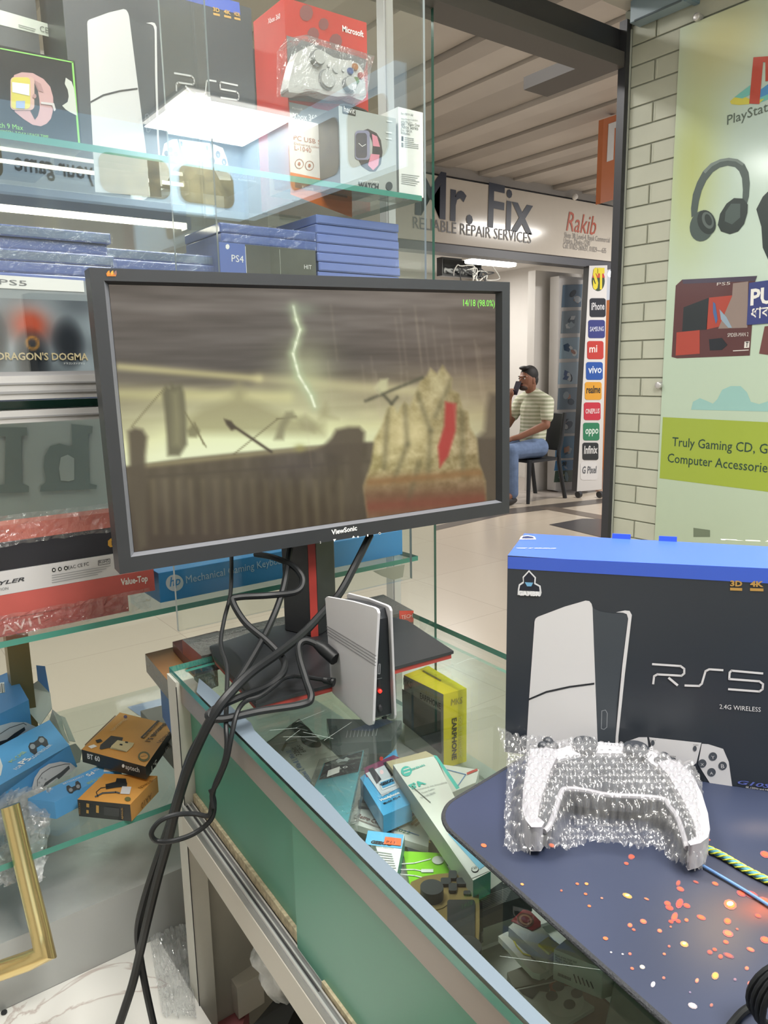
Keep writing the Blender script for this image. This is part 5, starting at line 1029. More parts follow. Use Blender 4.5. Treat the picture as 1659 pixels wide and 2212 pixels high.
b = MB(); c = PGD(1010, 2060, -.004); b.cyl(c, c+UP*.012, .012, KB2, 20); b.build('thumbstick', t, smooth=True)
def s9(b, p):
    for k in range(9): b.line(p, [(1038, 1940+k*4), (1108-k*2, 1916+k*4)], 1.4, M('#7b8080', .5), .0008)
    b.text('Digital', p, (1086, 1910), (1120, 1922), M('#b9bdbb', .4), h=8, off=.001)
cslab('black_box', 'black box with fine white print beside the gold gamepad', 'box', [(1036, 1938), (1090, 1900), (1150, 1930), (1036, 1968)], .85, .02, M('#2f3638', .35), s9)
cslab('grey_tray', 'grey and white card sheet under the gold gamepad', 'card', [(1036, 1970), (1150, 1930), (1200, 1985), (1030, 2050)], .812, .004, M('#b4b6b2', .4))
def s10(b, p): b.pp(p, [(1103, 1991), (1130, 1966), (1146, 1970), (1168, 1992), (1168, 2003), (1150, 2012)], M('#7d2f33', .35), .0008); b.disc(p, 1135, 1990, 19, 15, M('#5a3f35', .4), .0012, ang=.4); b.disc(p, 1135, 1990, 15, 11, M('#8d6a55', .4), .0016, ang=.4); b.disc(p, 1135, 1990, 10, 7, M('#6a2a2e', .4), .002, ang=.4)
cslab('seal_box', 'white box with round dark red seal under the mouse pad edge', 'box', [(1098, 2002), (1138, 1966), (1215, 2050), (1180, 2075)], .85, .02, M('#c3c5bd', .4), s10, sides=[None, None, None, M('#a3a69b', .4)])
def s11(b, p):
    Y = M('#c9bf35', .4); b.line(p, [(1110, 2034), (1116, 2031), (1165, 2075), (1158, 2078), (1145, 2066), (1130, 2062), (1116, 2046), (1110, 2034)], 3.2, Y, .001); b.pp(p, [(1146, 2066), (1163, 2076), (1157, 2080), (1148, 2074)], M('#55554a', .4), .0014)
cslab('hanging_card', 'white cable card with a yellow outlined slot beside the seal box', 'card', [(1076, 2022), (1096, 2012), (1194, 2082), (1186, 2096), (1166, 2105), (1150, 2100)], .84, .006, M('#c2c4bc', .4), s11)
cslab('yellow_tag', 'yellow printed tag between two white boxes under the glass', 'tag', [(1162, 2038), (1185, 2022), (1210, 2040), (1186, 2058)], .858, .003, M('#c9bf35', .4), lambda b, p: b.text('MICRO', p, (1185, 2030), (1200, 2038), INK, h=5, off=.001))
def s12(b, p): pass
t = cslab('label_box', 'white box with a printed barcode-free data label under the mouse pad edge', 'box', [(1196, 2050), (1230, 2022), (1345, 2080), (1302, 2092)], .865, .03, M('#bdc0b8', .4), None)
t['label'] = 'white box with a printed data label on its side under the mouse pad edge'
b = MB(); P0, P1 = at(1196, 2050, 'z', .865), at(1302, 2092, 'z', .865); pl = Plane.pts(P0, P1, P0-UP)
for k, s in enumerate(('Mobile wireless charger stand', 'Model: WX-200', 'Made in China')): b.text3(s, pl(1200, 2064+k*5, .0006), pl(1246-k*9, 2080+k*4.4, .0006), pl.n, INK, h=.0022)
for k in range(12): b.pp(pl, [(1206+k*2.4, 2100+k*1), (1207.4+k*2.4, 2100.5+k*1), (1207+k*2.4, 2107+k*1), (1205.5+k*2.4, 2106.5+k*1)], INK, .0006)
for k in range(5): b.line(pl, [(1240+k*9, 2104+k*4), (1240+k*9+6, 2122+k*3)], 2.5, INK, .0006)
b.build('data_label', t)
def s13(b, p):
    b.disc(p, 1222, 2165, 40, 34, M('#c3c6bf', .4), .0006); K = M('#3c4040', .4)
    for x, y in ((1206, 2133), (1246, 2148), (1230, 2172), (1192, 2154)): b.disc(p, x, y, 13, 11, K, .0012)
    b.pp(p, [(1120, 2140), (1190, 2126), (1185, 2145), (1165, 2142), (1150, 2160), (1130, 2150)], K, .0008); b.pp(p, [(1186, 2128), (1204, 2120), (1200, 2150), (1190, 2156)], M('#8d3f33', .4), .001)
cslab('gamepad_picture_box', 'white box picturing a gamepad with dark round buttons near the bottom edge', 'box', [(1105, 2138), (1200, 2118), (1285, 2175), (1200, 2225)], .83, .02, M('#b9bdb5', .4), s13)
cslab('brown_box', 'brown and orange box behind the white labelled box', 'box', [(1195, 2110), (1300, 2150), (1400, 2240), (1240, 2260)], .826, .02, M('#6d4f3d', .45))
cslab('grey_pouch', 'grey fabric pouch under the counter glass at the bottom', 'pouch', [(1095, 2100), (1170, 2072), (1215, 2112), (1110, 2135)], .826, .012, M('#77776d', .7, bump=.3, bscale=90))
cslab('clear_case', 'clear plastic case with a striped sheet at the bottom right under the glass', 'case', [(1330, 2105), (1420, 2160), (1520, 2290), (1300, 2250)], .85, .02, M('#8d968c', .3, var=.2, vscale=25))
# ---------------- inside the open cupboard
t = thing('pink_carton', 'pink corrugated carton on the cupboard floor below the counter', 'carton', at(480, 2180, 'z', .38))
b = MB(); P = [at(x, y, 'z', .435) for x, y in ((432, 2150), (485, 2118), (545, 2140), (520, 2230), (440, 2260))]; b.prism(P, (0, 0, -.054), M('#a8656a', .7, bump=.3, bscale=60)); b.build('carton_body', t)
t = thing('repair_kit_box', 'white folded kit box with black letters inside the open cupboard', 'box', at(500, 2120, 'z', .44))
b = MB(); P = [at(470, 2070, 'z', .50), at(532, 2052, 'z', .505), at(568, 2100, 'z', .495), at(512, 2135, 'z', .49)]; b.hexa([p-UP*.052 for p in P], P, M('#cfcbc2', .5)); pl = Plane.pts(P[0], P[3], P[0]-UP); 
b.build('carton', t)
b = MB(); pk = Plane.pts(P[0], P[1], P[2]); b.text('KS MOBILE', pk, (497, 2076), (520, 2118), INK, h=10, bold=.03, off=.0008); b.build('lettering', t)
b = MB(); crumple(b, blob(pd(612, 2070, .97), .03, .045, .055), 26, 16, .007, film('milky_bag', (.95, .95, .95), .06, .55, .9, 20, .2), 9); tag(b.build('plastic_pouch', smooth='all'), 'crumpled milky plastic bag inside the open cupboard', 'bag')
b = MB(); P = [pd(548, 2212, .98), pd(632, 2112, 1.02), pd(655, 2140, .95), pd(600, 2260, .9)]; b.hexa([p-UP*.05 for p in P], P, M('#17181a', .5)); tag(b.build('black_board'), 'flat black board leaning in the open cupboard', 'board')
# ---------------- cartons stacked between counter and display case
FO = M('#8d857c', .25, .6, bump=.5, bscale=240, name='silver_foil'); BRN = M('#8a6540', .4)
stk = 'cartons stacked at the counter end'
def stackbox(name, label, top, zt, zb, mat, sides=None, topm=None, art=None):
    P = [at(x, y, 'z', zt) for x, y in top]; t = thing(name, label, 'box', (sum(p.x for p in P)/4, sum(p.y for p in P)/4, zb), stk); b = MB()
    b.hexa([V((p.x, p.y, zb)) for p in P], P, mat, top=topm or mat, sides=sides)
    if art: art(b, Plane((0, 0, zt), (0, 0, 1)), P)
    b.build('carton', t, bevel=.001)
KBX = M('#55534f', .4, bump=.5, bscale=200, name='ribbed_print')
def k1(b, p, P):
    b.text('Standard Keyboard', p, (440, 1386), (560, 1352), M('#8f8d88', .4), h=10, off=.0008); b.text('KB-801(U+S)', p, (468, 1390), (520, 1377), M('#8f8d88', .4), h=7, off=.0008)
    q = Plane.pts(P[3], P[0], P[0]-UP); b.pp(q, [(862, 1319), (893, 1319), (893, 1343), (862, 1346)], M('#b5493c', .35), .0006); b.text('TECH', q, (866, 1337), (890, 1333), M('#d8c0b8', .4), off=.001)
ptop = [(435, 1417), (393, 1381), (828, 1284), (893, 1319)]
stackbox('keyboard_carton', 'dark ribbed keyboard carton lying between the counter end and the display case', [(435, 1417), (393, 1381), (828, 1284), (893, 1319)], .983, .9605, KBX, sides=[M('#7d4038', .4), None, M('#a5463c', .4), None], art=k1)
stackbox('maroon_carton', 'flat maroon carton under the dark keyboard carton', [(420, 1440), (372, 1386), (470, 1362), (560, 1400)], .960, .945, M('#5f3632', .4))
stackbox('foil_carton', 'silver and brown foil carton sticking out beside the counter corner', [(372, 1482), (313, 1412), (420, 1386), (470, 1440)], .9445, .915, FO, topm=BRN)
stackbox('grey_blue_carton', 'grey carton with a blue band low in the stack beside the counter corner', [(395, 1560), (345, 1475), (430, 1455), (480, 1530)], .9145, .86, M('#8f8e8b', .5), sides=[M('#2f5f96', .4), M('#2f5f96', .4), None, None])
stackbox('grey_carton', 'plain grey carton at the bottom of the stack beside the counter corner', [(395, 1640), (303, 1535), (440, 1500), (500, 1590)], .75, Z4, M('#86837e', .5))
# ================================================================== MONITOR
MO = V((.5377, .8295, 1.3089)); MX = V((.9935, -.1129, .0133)); MY = V((.113, .9936, -.0013)); MZ = V((-.0131, .0028, .9999))
def mp(x, y, z): return MO+MX*x+MY*y+MZ*z
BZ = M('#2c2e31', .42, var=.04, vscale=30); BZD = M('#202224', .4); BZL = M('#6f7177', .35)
mon = thing('monitor', 'black monitor showing a stormy coast game scene on the counter', 'monitor', (.53, .85, T))
SM = Plane(MO, MY)
b = MB()
ox, zt, zb = .2853, .1655, -.1712; ix, it_, ib = .2715, .1525, -.153; sx, st_, sb = .2655, .1493, -.1497
def ring(bm, A, yA, B, yB, mats):
    for (p, q, m) in zip(range(4), (1, 2, 3, 0), mats): bm.poly([mp(A[p][0], yA, A[p][1]), mp(A[q][0], yA, A[q][1]), mp(B[q][0], yB, B[q][1]), mp(B[p][0], yB, B[p][1])], m)
rc = lambda x, t, bb: [(-x, t), (x, t), (x, bb), (-x, bb)]
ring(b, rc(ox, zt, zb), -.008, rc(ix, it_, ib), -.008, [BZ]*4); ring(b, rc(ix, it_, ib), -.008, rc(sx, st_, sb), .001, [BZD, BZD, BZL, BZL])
ring(b, rc(ox, zt, zb), -.008, rc(ox, zt, zb), .022, [BZ]*4); ring(b, rc(ox, zt, zb), .022, rc(.2, .12, -.12), .05, [BZ]*4)
b.poly([mp(x, .05, z) for x, z in rc(.2, .12, -.12)], BZ)
FP = Plane(mp(0, -.0083, 0), MY)
b.text('ViewSonic', FP, (716, 1155), (771, 1145), PAPER, h=9.5, bold=.03, off=.0004)
for x, y, s in ((692, 1172, '2'), (794, 1157, '1')): b.text(s, FP, (x-1.3, y+2), (x+1.3, y+1.6), PAPER, h=4.5, off=.0004)
b.pp(FP, [(719, 1165), (726, 1164), (722, 1170)], PAPER, .0004); b.pp(FP, [(760, 1162), (767, 1161), (763, 1157)], PAPER, .0004); b.disc(FP, 773, 1159.5, 2, 2, PAPER, .0004, n=8); b.disc(FP, 820, 1152, 2.6, 2.6, PAPER, .0004, n=10); b.disc(FP, 820, 1152, 1.6, 1.6, BZ, .0006, n=10)
for k, c in ((0, '#c9852f'), (8, '#d59a3a'), (15, '#7a5a55')): b.pp(FP, [(231+k, 588), (236+k, 584), (237+k, 590), (233+k, 595)], M(c, .4), .0004)
b.pp(FP, [(229, 590), (252, 590), (250, 597), (231, 597)], M('#b5702f', .4), .0003)
b.build('housing', mon, bevel=.0015)
# the picture on the screen
NU, NV = 300, 170
uu, vv = np.meshgrid(np.linspace(0, 1, NU+1), np.linspace(0, 1, NV+1))
TL, TR, BR_, BL = [np.array(p, float) for p in ((231.6, 613.8), (1071.7, 637.6), (1070, 1078.5), (294, 1192))]
Rm = np.array([MX, MY, MZ]).T
Pw = np.array(MO)+((uu-.5)*.531)[..., None]*np.array(MX)+((.5-vv)*.299)[..., None]*np.array(MZ)
rel = Pw-np.array(EYE); zz = rel@np.array(FWD); PXs = CX+FPX*(rel@np.array(IR))/zz; PYs = CY-FPX*(rel@np.array(IU))/zz
rs = np.random.RandomState(4)
def vnoise(nx, ny, seed):
    g = np.random.RandomState(seed).rand(ny+2, nx+2); x, y = uu*nx, vv*ny; x0, y0 = x.astype(int), y.astype(int); fx, fy = x-x0, y-y0
    fx, fy = fx*fx*(3-2*fx), fy*fy*(3-2*fy)
    return (g[y0, x0]*(1-fx)+g[y0, x0+1]*fx)*(1-fy)+(g[y0+1, x0]*(1-fx)+g[y0+1, x0+1]*fx)*fy
def fbm(nx, ny, s): return vnoise(nx, ny, s)*.5+vnoise(nx*2, ny*2, s+1)*.3+vnoise(nx*4, ny*4, s+2)*.2
def C3(h): return np.array(hx(h))
img = np.zeros((NV+1, NU+1, 3))
stops = [(0, '655d56'), (.16, '544d47'), (.30, '4c4640'), (.38, '625b4b'), (.44, '8d8768'), (.50, 'a39d78'), (.56, 'c9c68f'), (.62, 'cfcf9c'), (.70, 'c3c7a0'), (1, 'a9b090')]
vs_ = [s[0] for s in stops]
vw = vv+(fbm(5, 9, 3)-.5)*.10
for c in range(3): img[..., c] = np.interp(vw, vs_, [hx(s[1])[c] for s in stops])
dark = np.clip((uu-.45)/.5, 0, 1)[..., None]*np.clip(1-abs(vv-.45)/.7, 0, 1)[..., None]
img = img*(1-.55*dark)+C3('77604f')*.55*dark
img += ((fbm(4, 26, 11)-.5)*.20*np.clip(1.2-vv*1.5, 0, 1))[..., None]
def blend(mask, col, a=1.0):
    global img
    m = np.clip(mask*a, 0, 1)[..., None]; img = img*(1-m)+(C3(col) if isinstance(col, str) else col)*m
def seg(x0, y0, x1, y1):
    dx, dy = x1-x0, y1-y0; t = np.clip(((PXs-x0)*dx+(PYs-y0)*dy)/(dx*dx+dy*dy), 0, 1); return np.hypot(PXs-x0-t*dx, PYs-y0-t*dy)
def inpoly(pts, soft=2.0):
    ins = np.zeros(PXs.shape, bool); dmin = np.full(PXs.shape, 1e9)
    for (x0, y0), (x1, y1) in zip(pts, pts[1:]+pts[:1]):
        c = ((y0 > PYs) != (y1 > PYs)) & (PXs < (x1-x0)*(PYs-y0)/((y1-y0) or 1e-9)+x0); ins ^= c; dmin = np.minimum(dmin, seg(x0, y0, x1, y1))
    return np.where(ins, np.clip(.5+dmin/soft/2, 0, 1), np.clip(.5-dmin/soft/2, 0, 1))
def gauss(x, y, rx, ry): return np.exp(-(((PXs-x)/rx)**2+((PYs-y)/ry)**2))
blend(np.exp(-(seg(258, 792, 560, 818)/9)**2), 'd8cf8f', .6); blend(np.exp(-(seg(560, 818, 900, 845)/14)**2), 'cfc690', .45); blend(np.exp(-(seg(262, 850, 620, 858)/16)**2), 'd5cf8c', .5)
blend(gauss(560, 960, 260, 70), 'd9e2b4', .8); blend(gauss(420, 990, 200, 40), 'e0e6c4', .6); blend(gauss(660, 800, 60, 60), 'cfd6a0', .55)
bolt = [(634, 662), (640, 690), (648, 712), (640, 740), (633, 764), (640, 790), (646, 812), (660, 835), (672, 855), (680, 878)]
for a, b_ in zip(bolt, bolt[1:]): d = seg(*a, *b_); blend(np.exp(-(d/11)**2), 'a9b890', .55); blend(np.exp(-(d/2.6)**2), 'e9efd0', .95)
blend(gauss(650, 668, 34, 14), '93a087', .5)
# sea mound with ruins, rock tower, chains, broken prow
blend(inpoly([(400, 905), (440, 880), (470, 872), (500, 858), (506, 838), (516, 826), (528, 840), (532, 860), (560, 872), (600, 890), (640, 902), (700, 915), (700, 940), (400, 935)], 12), '8f8a63', .75)
blend(inpoly([(690, 905), (690, 890), (705, 870), (712, 895), (730, 905)], 8), '8f8a63', .6)
blend(inpoly([(350, 850), (358, 832), (366, 838), (370, 826), (378, 834), (392, 830), (398, 850), (402, 900), (404, 960), (388, 985), (362, 985), (360, 940), (356, 890)], 5), '5b5740', .92)
blend(inpoly([(372, 850), (384, 846), (392, 910), (390, 965), (374, 960)], 9), '8b8763', .6)
blend(inpoly([(404, 930), (418, 915), (432, 930), (424, 945), (408, 944)], 4), '6b6748', .8)
for q in ((284, 922, 356, 838), (398, 888, 445, 965), (420, 912, 440, 960), (500, 985, 600, 905), (598, 905, 640, 900)): blend(np.exp(-(seg(*q)/1.8)**2), '6b6545', .75)
blend(inpoly([(592, 950), (604, 915), (618, 890), (632, 888), (640, 902), (628, 905), (616, 925), (612, 950)], 5), '7b7757', .8); blend(inpoly([(640, 905), (660, 895), (684, 915), (680, 935), (650, 925)], 6), '8b8763', .55)
# parapet wall in front
wall_ = [(250, 1010), (300, 1004), (400, 990), (520, 978), (700, 962), (790, 955), (1090, 945), (1090, 1300), (230, 1300)]
blend(inpoly(wall_, 4), '4d4433'); wn = fbm(26, 5, 21); wz = inpoly(wall_, 4)
img += ((wn-.5)*.13*wz)[..., None]; blend(wz*np.clip((PYs-1040)/110, 0, 1), '3a2f23', .85)
blend(np.exp(-(seg(310, 1006, 700, 965)/6)**2)*wz, '8f8560', .7); blend(np.exp(-(seg(300, 1032, 800, 996)/4)**2)*wz, '463d2e', .6)
for k in range(16): x = 330+k*27; blend(np.exp(-(seg(x, 1040, x+6, 1150)/7)**2)*wz, '8f8664', .10+.10*rs.rand())
blend(inpoly([(276, 932), (290, 924), (308, 928), (318, 944), (314, 985), (318, 1180), (300, 1190), (286, 1100), (280, 1000)], 6), '4d4434', .95)
blend(inpoly([(684, 972), (700, 962), (716, 945), (726, 928), (752, 922), (776, 922), (788, 934), (782, 1010), (790, 1060), (760, 1070), (750, 985), (720, 980)], 6), '4b4131', .95)
blend(inpoly([(1030, 945), (1046, 930), (1050, 880), (1058, 850), (1090, 850), (1090, 1100), (1040, 1060)], 8), '4d4134', .8)
blend(np.exp(-(seg(492, 912, 586, 976)/3.2)**2), '3f3626', .95); blend(inpoly([(484, 905), (500, 910), (510, 926), (500, 930), (490, 918)], 3), '3f3626'); blend(gauss(648, 968, 12, 9), '8b8547', .7)
# weathered standing rock with a red banner
rock = [(795, 1120), (785, 1050), (802, 1000), (808, 950), (826, 918), (838, 880), (848, 872), (858, 893), (874, 868), (884, 880), (900, 846), (908, 822), (922, 812), (930, 796), (944, 808), (956, 790), (976, 818), (974, 842), (990, 850), (998, 885), (1010, 890), (1014, 922), (1030, 950), (1034, 1000), (1048, 1040), (1050, 1120)]
rk_ = inpoly(rock, 4); sh = np.clip((PXs-800)/240, 0, 1); blend(rk_, 'a59a69'); blend(rk_*sh, '6f5a3f', .55); img += ((fbm(40, 30, 40)-.5)*.34*rk_)[..., None]
blend(rk_*gauss(880, 935, 60, 55), 'cdc08d', .7); blend(rk_*gauss(945, 830, 22, 40), 'bdb48a', .5); blend(rk_*np.clip((PYs-1010)/60, 0, 1), '5a3a26', .8)
for q in ((838, 880, 830, 1010), (874, 868, 880, 960), (880, 960, 850, 1040), (900, 846, 930, 930), (930, 930, 925, 1030), (976, 818, 940, 900), (998, 885, 1000, 1030), (905, 1000, 880, 1090)): blend(rk_*np.exp(-(seg(*q)/7)**2), '4f4a30', .42)
blend(inpoly([(962, 868), (985, 872), (984, 930), (968, 985), (950, 1010), (946, 965), (960, 920)], 4), '9c2f2a', .95); blend(rk_*np.exp(-(seg(800, 1042, 1040, 1020)/9)**2), '7d5a33', .8); blend(rk_*np.exp(-(seg(800, 1095, 1040, 1080)/16)**2), '6f2f1f', .6)
for q in ((790, 866, 912, 816), (818, 842, 846, 872), (846, 872, 858, 858)): blend(np.exp(-(seg(*q)/4)**2), '4d4a36', .85)
blend(inpoly([(808, 838), (822, 820), (838, 818), (836, 842), (820, 852)], 4), 'b7b48a', .85)
for k in range(26): x = 640+rs.rand()*430; y = 640+rs.rand()*260; blend(np.exp(-(seg(x, y, x+14, y+120)/3)**2), 'b3a48a', .10)
img = np.clip(img, 0, 1)
b = MB(); k0 = b.mi(vcol_mat('screen_picture', emit=1.0, rough=.25))
b.v += [tuple(p) for p in Pw.reshape(-1, 3)]
for j in range(NV):
    for i in range(NU): a = j*(NU+1)+i; b.f.append((a, a+1, a+NU+2, a+NU+1)); b.m.append(k0)
scols = list(zip(range((NV+1)*(NU+1)), [tuple(c) for c in img.reshape(-1, 3)]))
b.text('14/18 (98.0%)', SM, (1000, 661), (1068, 662), M('#5fae3c', .5, emit=.9), h=11, off=.0006)
scr = b.build('screen', mon); set_cols(scr, scols)
# stand
BASEK = M('#26282b', .4, var=.05, vscale=30); RDM = M('#a23a33', .4)
pb = Plane((0, 0, T+.012), (0, 0, 1)); bp_ = [pb(*q) for q in ((553, 1522), (980, 1406), (880, 1340), (770, 1318), (560, 1360), (452, 1396), (462, 1420), (500, 1462))]
b = MB(); b.prism(bp_, (0, 0, -.004), BASEK); c = sum(bp_, V())/8; lo = [c+(p-c)*.985-UP*.004 for p in bp_]; b.prism(lo, (0, 0, -.0065), RDM); b.build('base_plate', mon)
b = MB(); lb = [pb(*q, .0004) for q in ((455, 1398), (495, 1400), (520, 1425), (530, 1460), (545, 1500), (553, 1520), (500, 1462), (462, 1420))]; b.prism(lb, (0, 0, .002), M('#141517', .3)); b.build('base_inlay', mon, bevel=.0008)
z0 = T+.012; k0_, k1_, k2_, k3_ = at(616, 1362, 'z', z0), at(672, 1376, 'z', z0), at(688, 1374, 'z', z0), at(727, 1352, 'z', z0)
topz = 1.23; dpt = V((.03, .055, 0))
b = MB(); b.hexa([k0_, k1_, k1_+dpt, k0_+dpt], [V((p.x, p.y, topz)) for p in (k0_, k1_, k1_+dpt, k0_+dpt)], BASEK); b.hexa([k2_, k3_, k3_+dpt, k2_+dpt], [V((p.x, p.y, topz)) for p in (k2_, k3_, k3_+dpt, k2_+dpt)], BASEK); b.build('stand_column', mon, bevel=.002)
b = MB(); b.hexa([k1_, k2_, k2_+dpt*.9, k1_+dpt*.9], [V((p.x, p.y, topz)) for p in (k1_, k2_, k2_+dpt*.9, k1_+dpt*.9)], RDM); b.build('red_stripe', mon)

# ================================================================== SMALL WHITE CONSOLE
Bn, Bf = at(801, 1567, 'z', T+.001), at(716, 1493, 'z', T+.001)
PC = Plane(Bn, (Bf-Bn).cross(UP)); WD = -PC.n
con = thing('game_console', 'small white and black game console standing in front of the monitor stand', 'console', (Bn.x+.015, Bn.y+.045, T))
cpx = [(703, 1300), (702, 1293), (706, 1289), (760, 1299), (806, 1312), (813, 1316), (816, 1324), (815, 1340), (809, 1450), (805, 1558), (803, 1566), (797, 1567), (790, 1563), (724, 1503), (718, 1496), (715, 1484)]
CWH = M('#c9c8cc', .3, name='console_white'); CBK = M('#23262a', .3, name='console_black')
def thick(px, py):
    u = (px-703)/(815-703); v = (py-1290)/(1567-1290); return (.028*(1-u)+.013*u)*(1-v)+(.030*(1-u)+.027*u)*v
b = MB(); b.prism([PC(*q) for q in cpx], WD*.003, CWH)
for k in range(4): b.line(PC, [(706+k*.4, 1352+k*6), (813-k*.3, 1417+k*7)], 1.3, M('#7b7c80', .4), .0004)
b.build('side_plate', con, bevel=.001)
b = MB(); o = [PC(*q)+WD*thick(*q) for q in cpx]; o2 = [p+WD*.003 for p in o]; n = len(o)
b.add(o+o2, [tuple(range(n)), tuple(range(n, 2*n))]+[(i, (i+1) % n, (i+1) % n+n, i+n) for i in range(n)], CWH); b.build('side_plate', con, bevel=.001)
inn = [(708, 1300), (760, 1306), (803, 1318), (808, 1340), (803, 1450), (799, 1553), (795, 1557), (722, 1494), (719, 1484)]
b = MB(); o = [PC(*q)+WD*.0028 for q in inn]; o2 = [PC(*q)+WD*(thick(*q)+.0005) for q in inn]; n = len(o)
b.add(o+o2, [tuple(range(n)), tuple(range(n, 2*n))]+[(i, (i+1) % n, (i+1) % n+n, i+n) for i in range(n)], CBK); b.build('core', con)
PSn = Plane.pts(PC(808, 1340)+WD*.003, PC(799, 1553)+WD*.003, PC(808, 1340)+WD*.013)
b = MB(); b.line(PSn, [(818, 1434), (821, 1434), (820, 1455), (816, 1455), (818, 1434)], 1.5, M('#8f9296', .4), .0006); b.pp(PSn, [(818, 1436), (820.5, 1436), (819.5, 1453), (816.5, 1453)], INK, .0005); b.build('usb_port', con)
b = MB(); b.pp(PSn, [(817, 1464), (822, 1464), (821, 1484), (816, 1484)], INK, .0005); b.line(PSn, [(815, 1466), (824, 1464)], 1.3, M('#6f7276', .4), .0006); b.build('hdmi_port', con)
b = MB(); c = PSn(820, 1492, .001); b.ball(c, .0022, .0022, .0022, M('#ff2018', .4, emit=4), 10, 6); b.build('power_light', con, smooth='all')
b = MB(); c = PSn(820, 1529, .0005); b.ball(c, .003, .003, .0045, INK, 10, 6); b.build('power_switch', con)
b = MB()
for q in (((790, 1560), .006), ((735, 1508), .006), ((792, 1560), .022)): c = PC(*q[0])+WD*q[1]; b.cyl(V((c.x, c.y, T)), V((c.x, c.y, T+.006)), .003, INK, 10)
b.build('rubber_foot', con)

# ================================================================== BOXED CONSOLE, MOUSE PAD
BD = V((.829, .559, 0))*.1; Wb, Hb = .25, .2015
def fpad(s, w_, z): return cp(s, w_, z)
b = MB(); PADM = vcol_mat('mouse_pad_print', rough=.55); PADE = M('#2a2c30', .8, bump=.5, bscale=500)
mpad = thing('mouse_pad', 'large navy mouse pad printed with orange embers on the counter', 'mouse pad', cp(.9, .25, T))
pc0 = at(931, 1757, 'z', T+.003); dS = (at(1210, 2030, 'z', T+.003)-at(1000, 1840, 'z', T+.003)).normalized(); dW = V((-dS.y, dS.x, 0)); dW = V((.986, .12, 0)).normalized()
LS, LW = .75, .30
pp0 = Plane((0, 0, T+.0032), (0, 0, 1))
def pp_(u, v): return pc0+dS*(u*LS)+dW*(v*LW)
def padcol(px, py):
    c = mixc(hx('222a40'), hx('293148'), .5+.5*math.sin(px*.013+py*.007)*math.cos(py*.011-px*.005)); c = mixc(c, hx('60544f'), .75*math.exp(-(((px-1560)/110)**2+((py-2000)/110)**2))); c = mixc(c, hx('a0503c'), .8*math.exp(-(((px-1655)/60)**2+((py-1965)/28)**2))); c = mixc(c, hx('565058'), .6*math.exp(-(((px-1640)/60)**2+((py-1790)/20)**2))); return mixc(c, hx('2c3350'), .5*math.exp(-(((px-1050)/150)**2+((py-1740)/60)**2)))
def w2p(P):
    r = P-EYE; z = r.dot(FWD); return CX+FPX*r.dot(IR)/max(z, .05), CY-FPX*r.dot(IU)/max(z, .05)
r_ = .03
def padpt(u, v):
    P = pp_(u, v); a, c = u*LS, v*LW
    if a < r_ and c < r_:
        q = V((r_-a, r_-c)); L_ = max(q.x, q.y)
        if q.length > 1e-6: k = L_/q.length; P = pc0+dS*(r_-q.x*k)+dW*(r_-q.y*k)
    return P+UP*.0002
pcs = grid_pic(b, padpt, 90, 60, lambda u, v: padcol(*w2p(pp_(u, v))), PADM)
rim = [padpt(i/90, 0) for i in range(90, -1, -1)]+[padpt(0, j/60) for j in range(1, 61)]
EMB = [(65, 1018, 40, 18, 'f0b040'), (245, 1048, 22, 8, 'e07048'), (560, 955, 32, 18, 'd8543a'), (540, 900, 18, 25, 'a04a3c'), (885, 905, 28, 14, 'e06038'), (440, 1090, 28, 20, 'e05238'), (458, 1130, 34, 20, 'd84a34'), (552, 1090, 28, 40, 'dc4c38'), (620, 1110, 30, 18, 'e05238'), (505, 1215, 24, 38, 'e8583c'), (472, 1260, 22, 14, 'd84a34'), (540, 1255, 22, 16, 'd84a34'), (617, 1245, 18, 14, 'f06a40'), (755, 1220, 38, 18, 'ec6038'), (215, 1258, 28, 18, 'ee6a44'), (90, 1293, 20, 17, 'ee6a44'), (125, 1335, 16, 10, 'd0583c'), (367, 1345, 20, 15, 'f07048'), (470, 1308, 10, 8, 'e06a48'), (597, 1470, 34, 22, 'f4b050'), (1025, 1100, 52, 38, 'ee8038'), (1000, 1255, 30, 25, 'ee6a38'), (1005, 1370, 44, 26, 'f0704a'), (985, 1450, 24, 16, 'e8603c'), (1090, 1330, 14, 10, 'a85a48'), (1130, 995, 40, 24, 'd8503a'), (1225, 1010, 55, 28, 'e05038'), (1345, 1065, 55, 26, 'd8583c'), (1350, 632, 40, 25, 'e0583a'), (1350, 1430, 40, 26, 'e8603c'), (1285, 1205, 28, 16, 'd8543a'), (1215, 1520, 34, 16, 'e06a48'), (835, 1545, 24, 18, 'b85040'), (880, 1520, 20, 14, 'd8543a'), (935, 1585, 20, 18, 'd8543a'), (1010, 1575, 46, 18, 'a85044'), (455, 1490, 12, 10, 'd8604a'), (410, 1562, 14, 10, 'f0704a'), (90, 1560, 14, 11, 'e8644a'), (110, 1697, 16, 11, 'e06444'), (205, 1683, 22, 16, 'e8d8b0'), (305, 1845, 17, 24, 'e0d4c8'), (675, 2045, 38, 22, 'e4ccb8'), (885, 1765, 28, 30, 'f0a848'), (715, 1810, 15, 20, 'd87a5a'), (1180, 1695, 18, 16, 'd06a4c'), (405, 1785, 14, 12, 'b0604c'), (1200, 1835, 14, 18, 'a85a4c'), (850, 2040, 14, 16, '9a5a4c'), (705, 890, 26, 10, 'a04a3c'), (100, 655, 24, 22, 'b04a38'), (830, 497, 10, 8, 'c05a40'), (1070, 1800, 14, 12, '80606a'), (650, 1920, 10, 8, '7a6a80'), (-550, 970, 10, 8, 'd8603c'), (-640, 548, 26, 16, 'e0683c')]
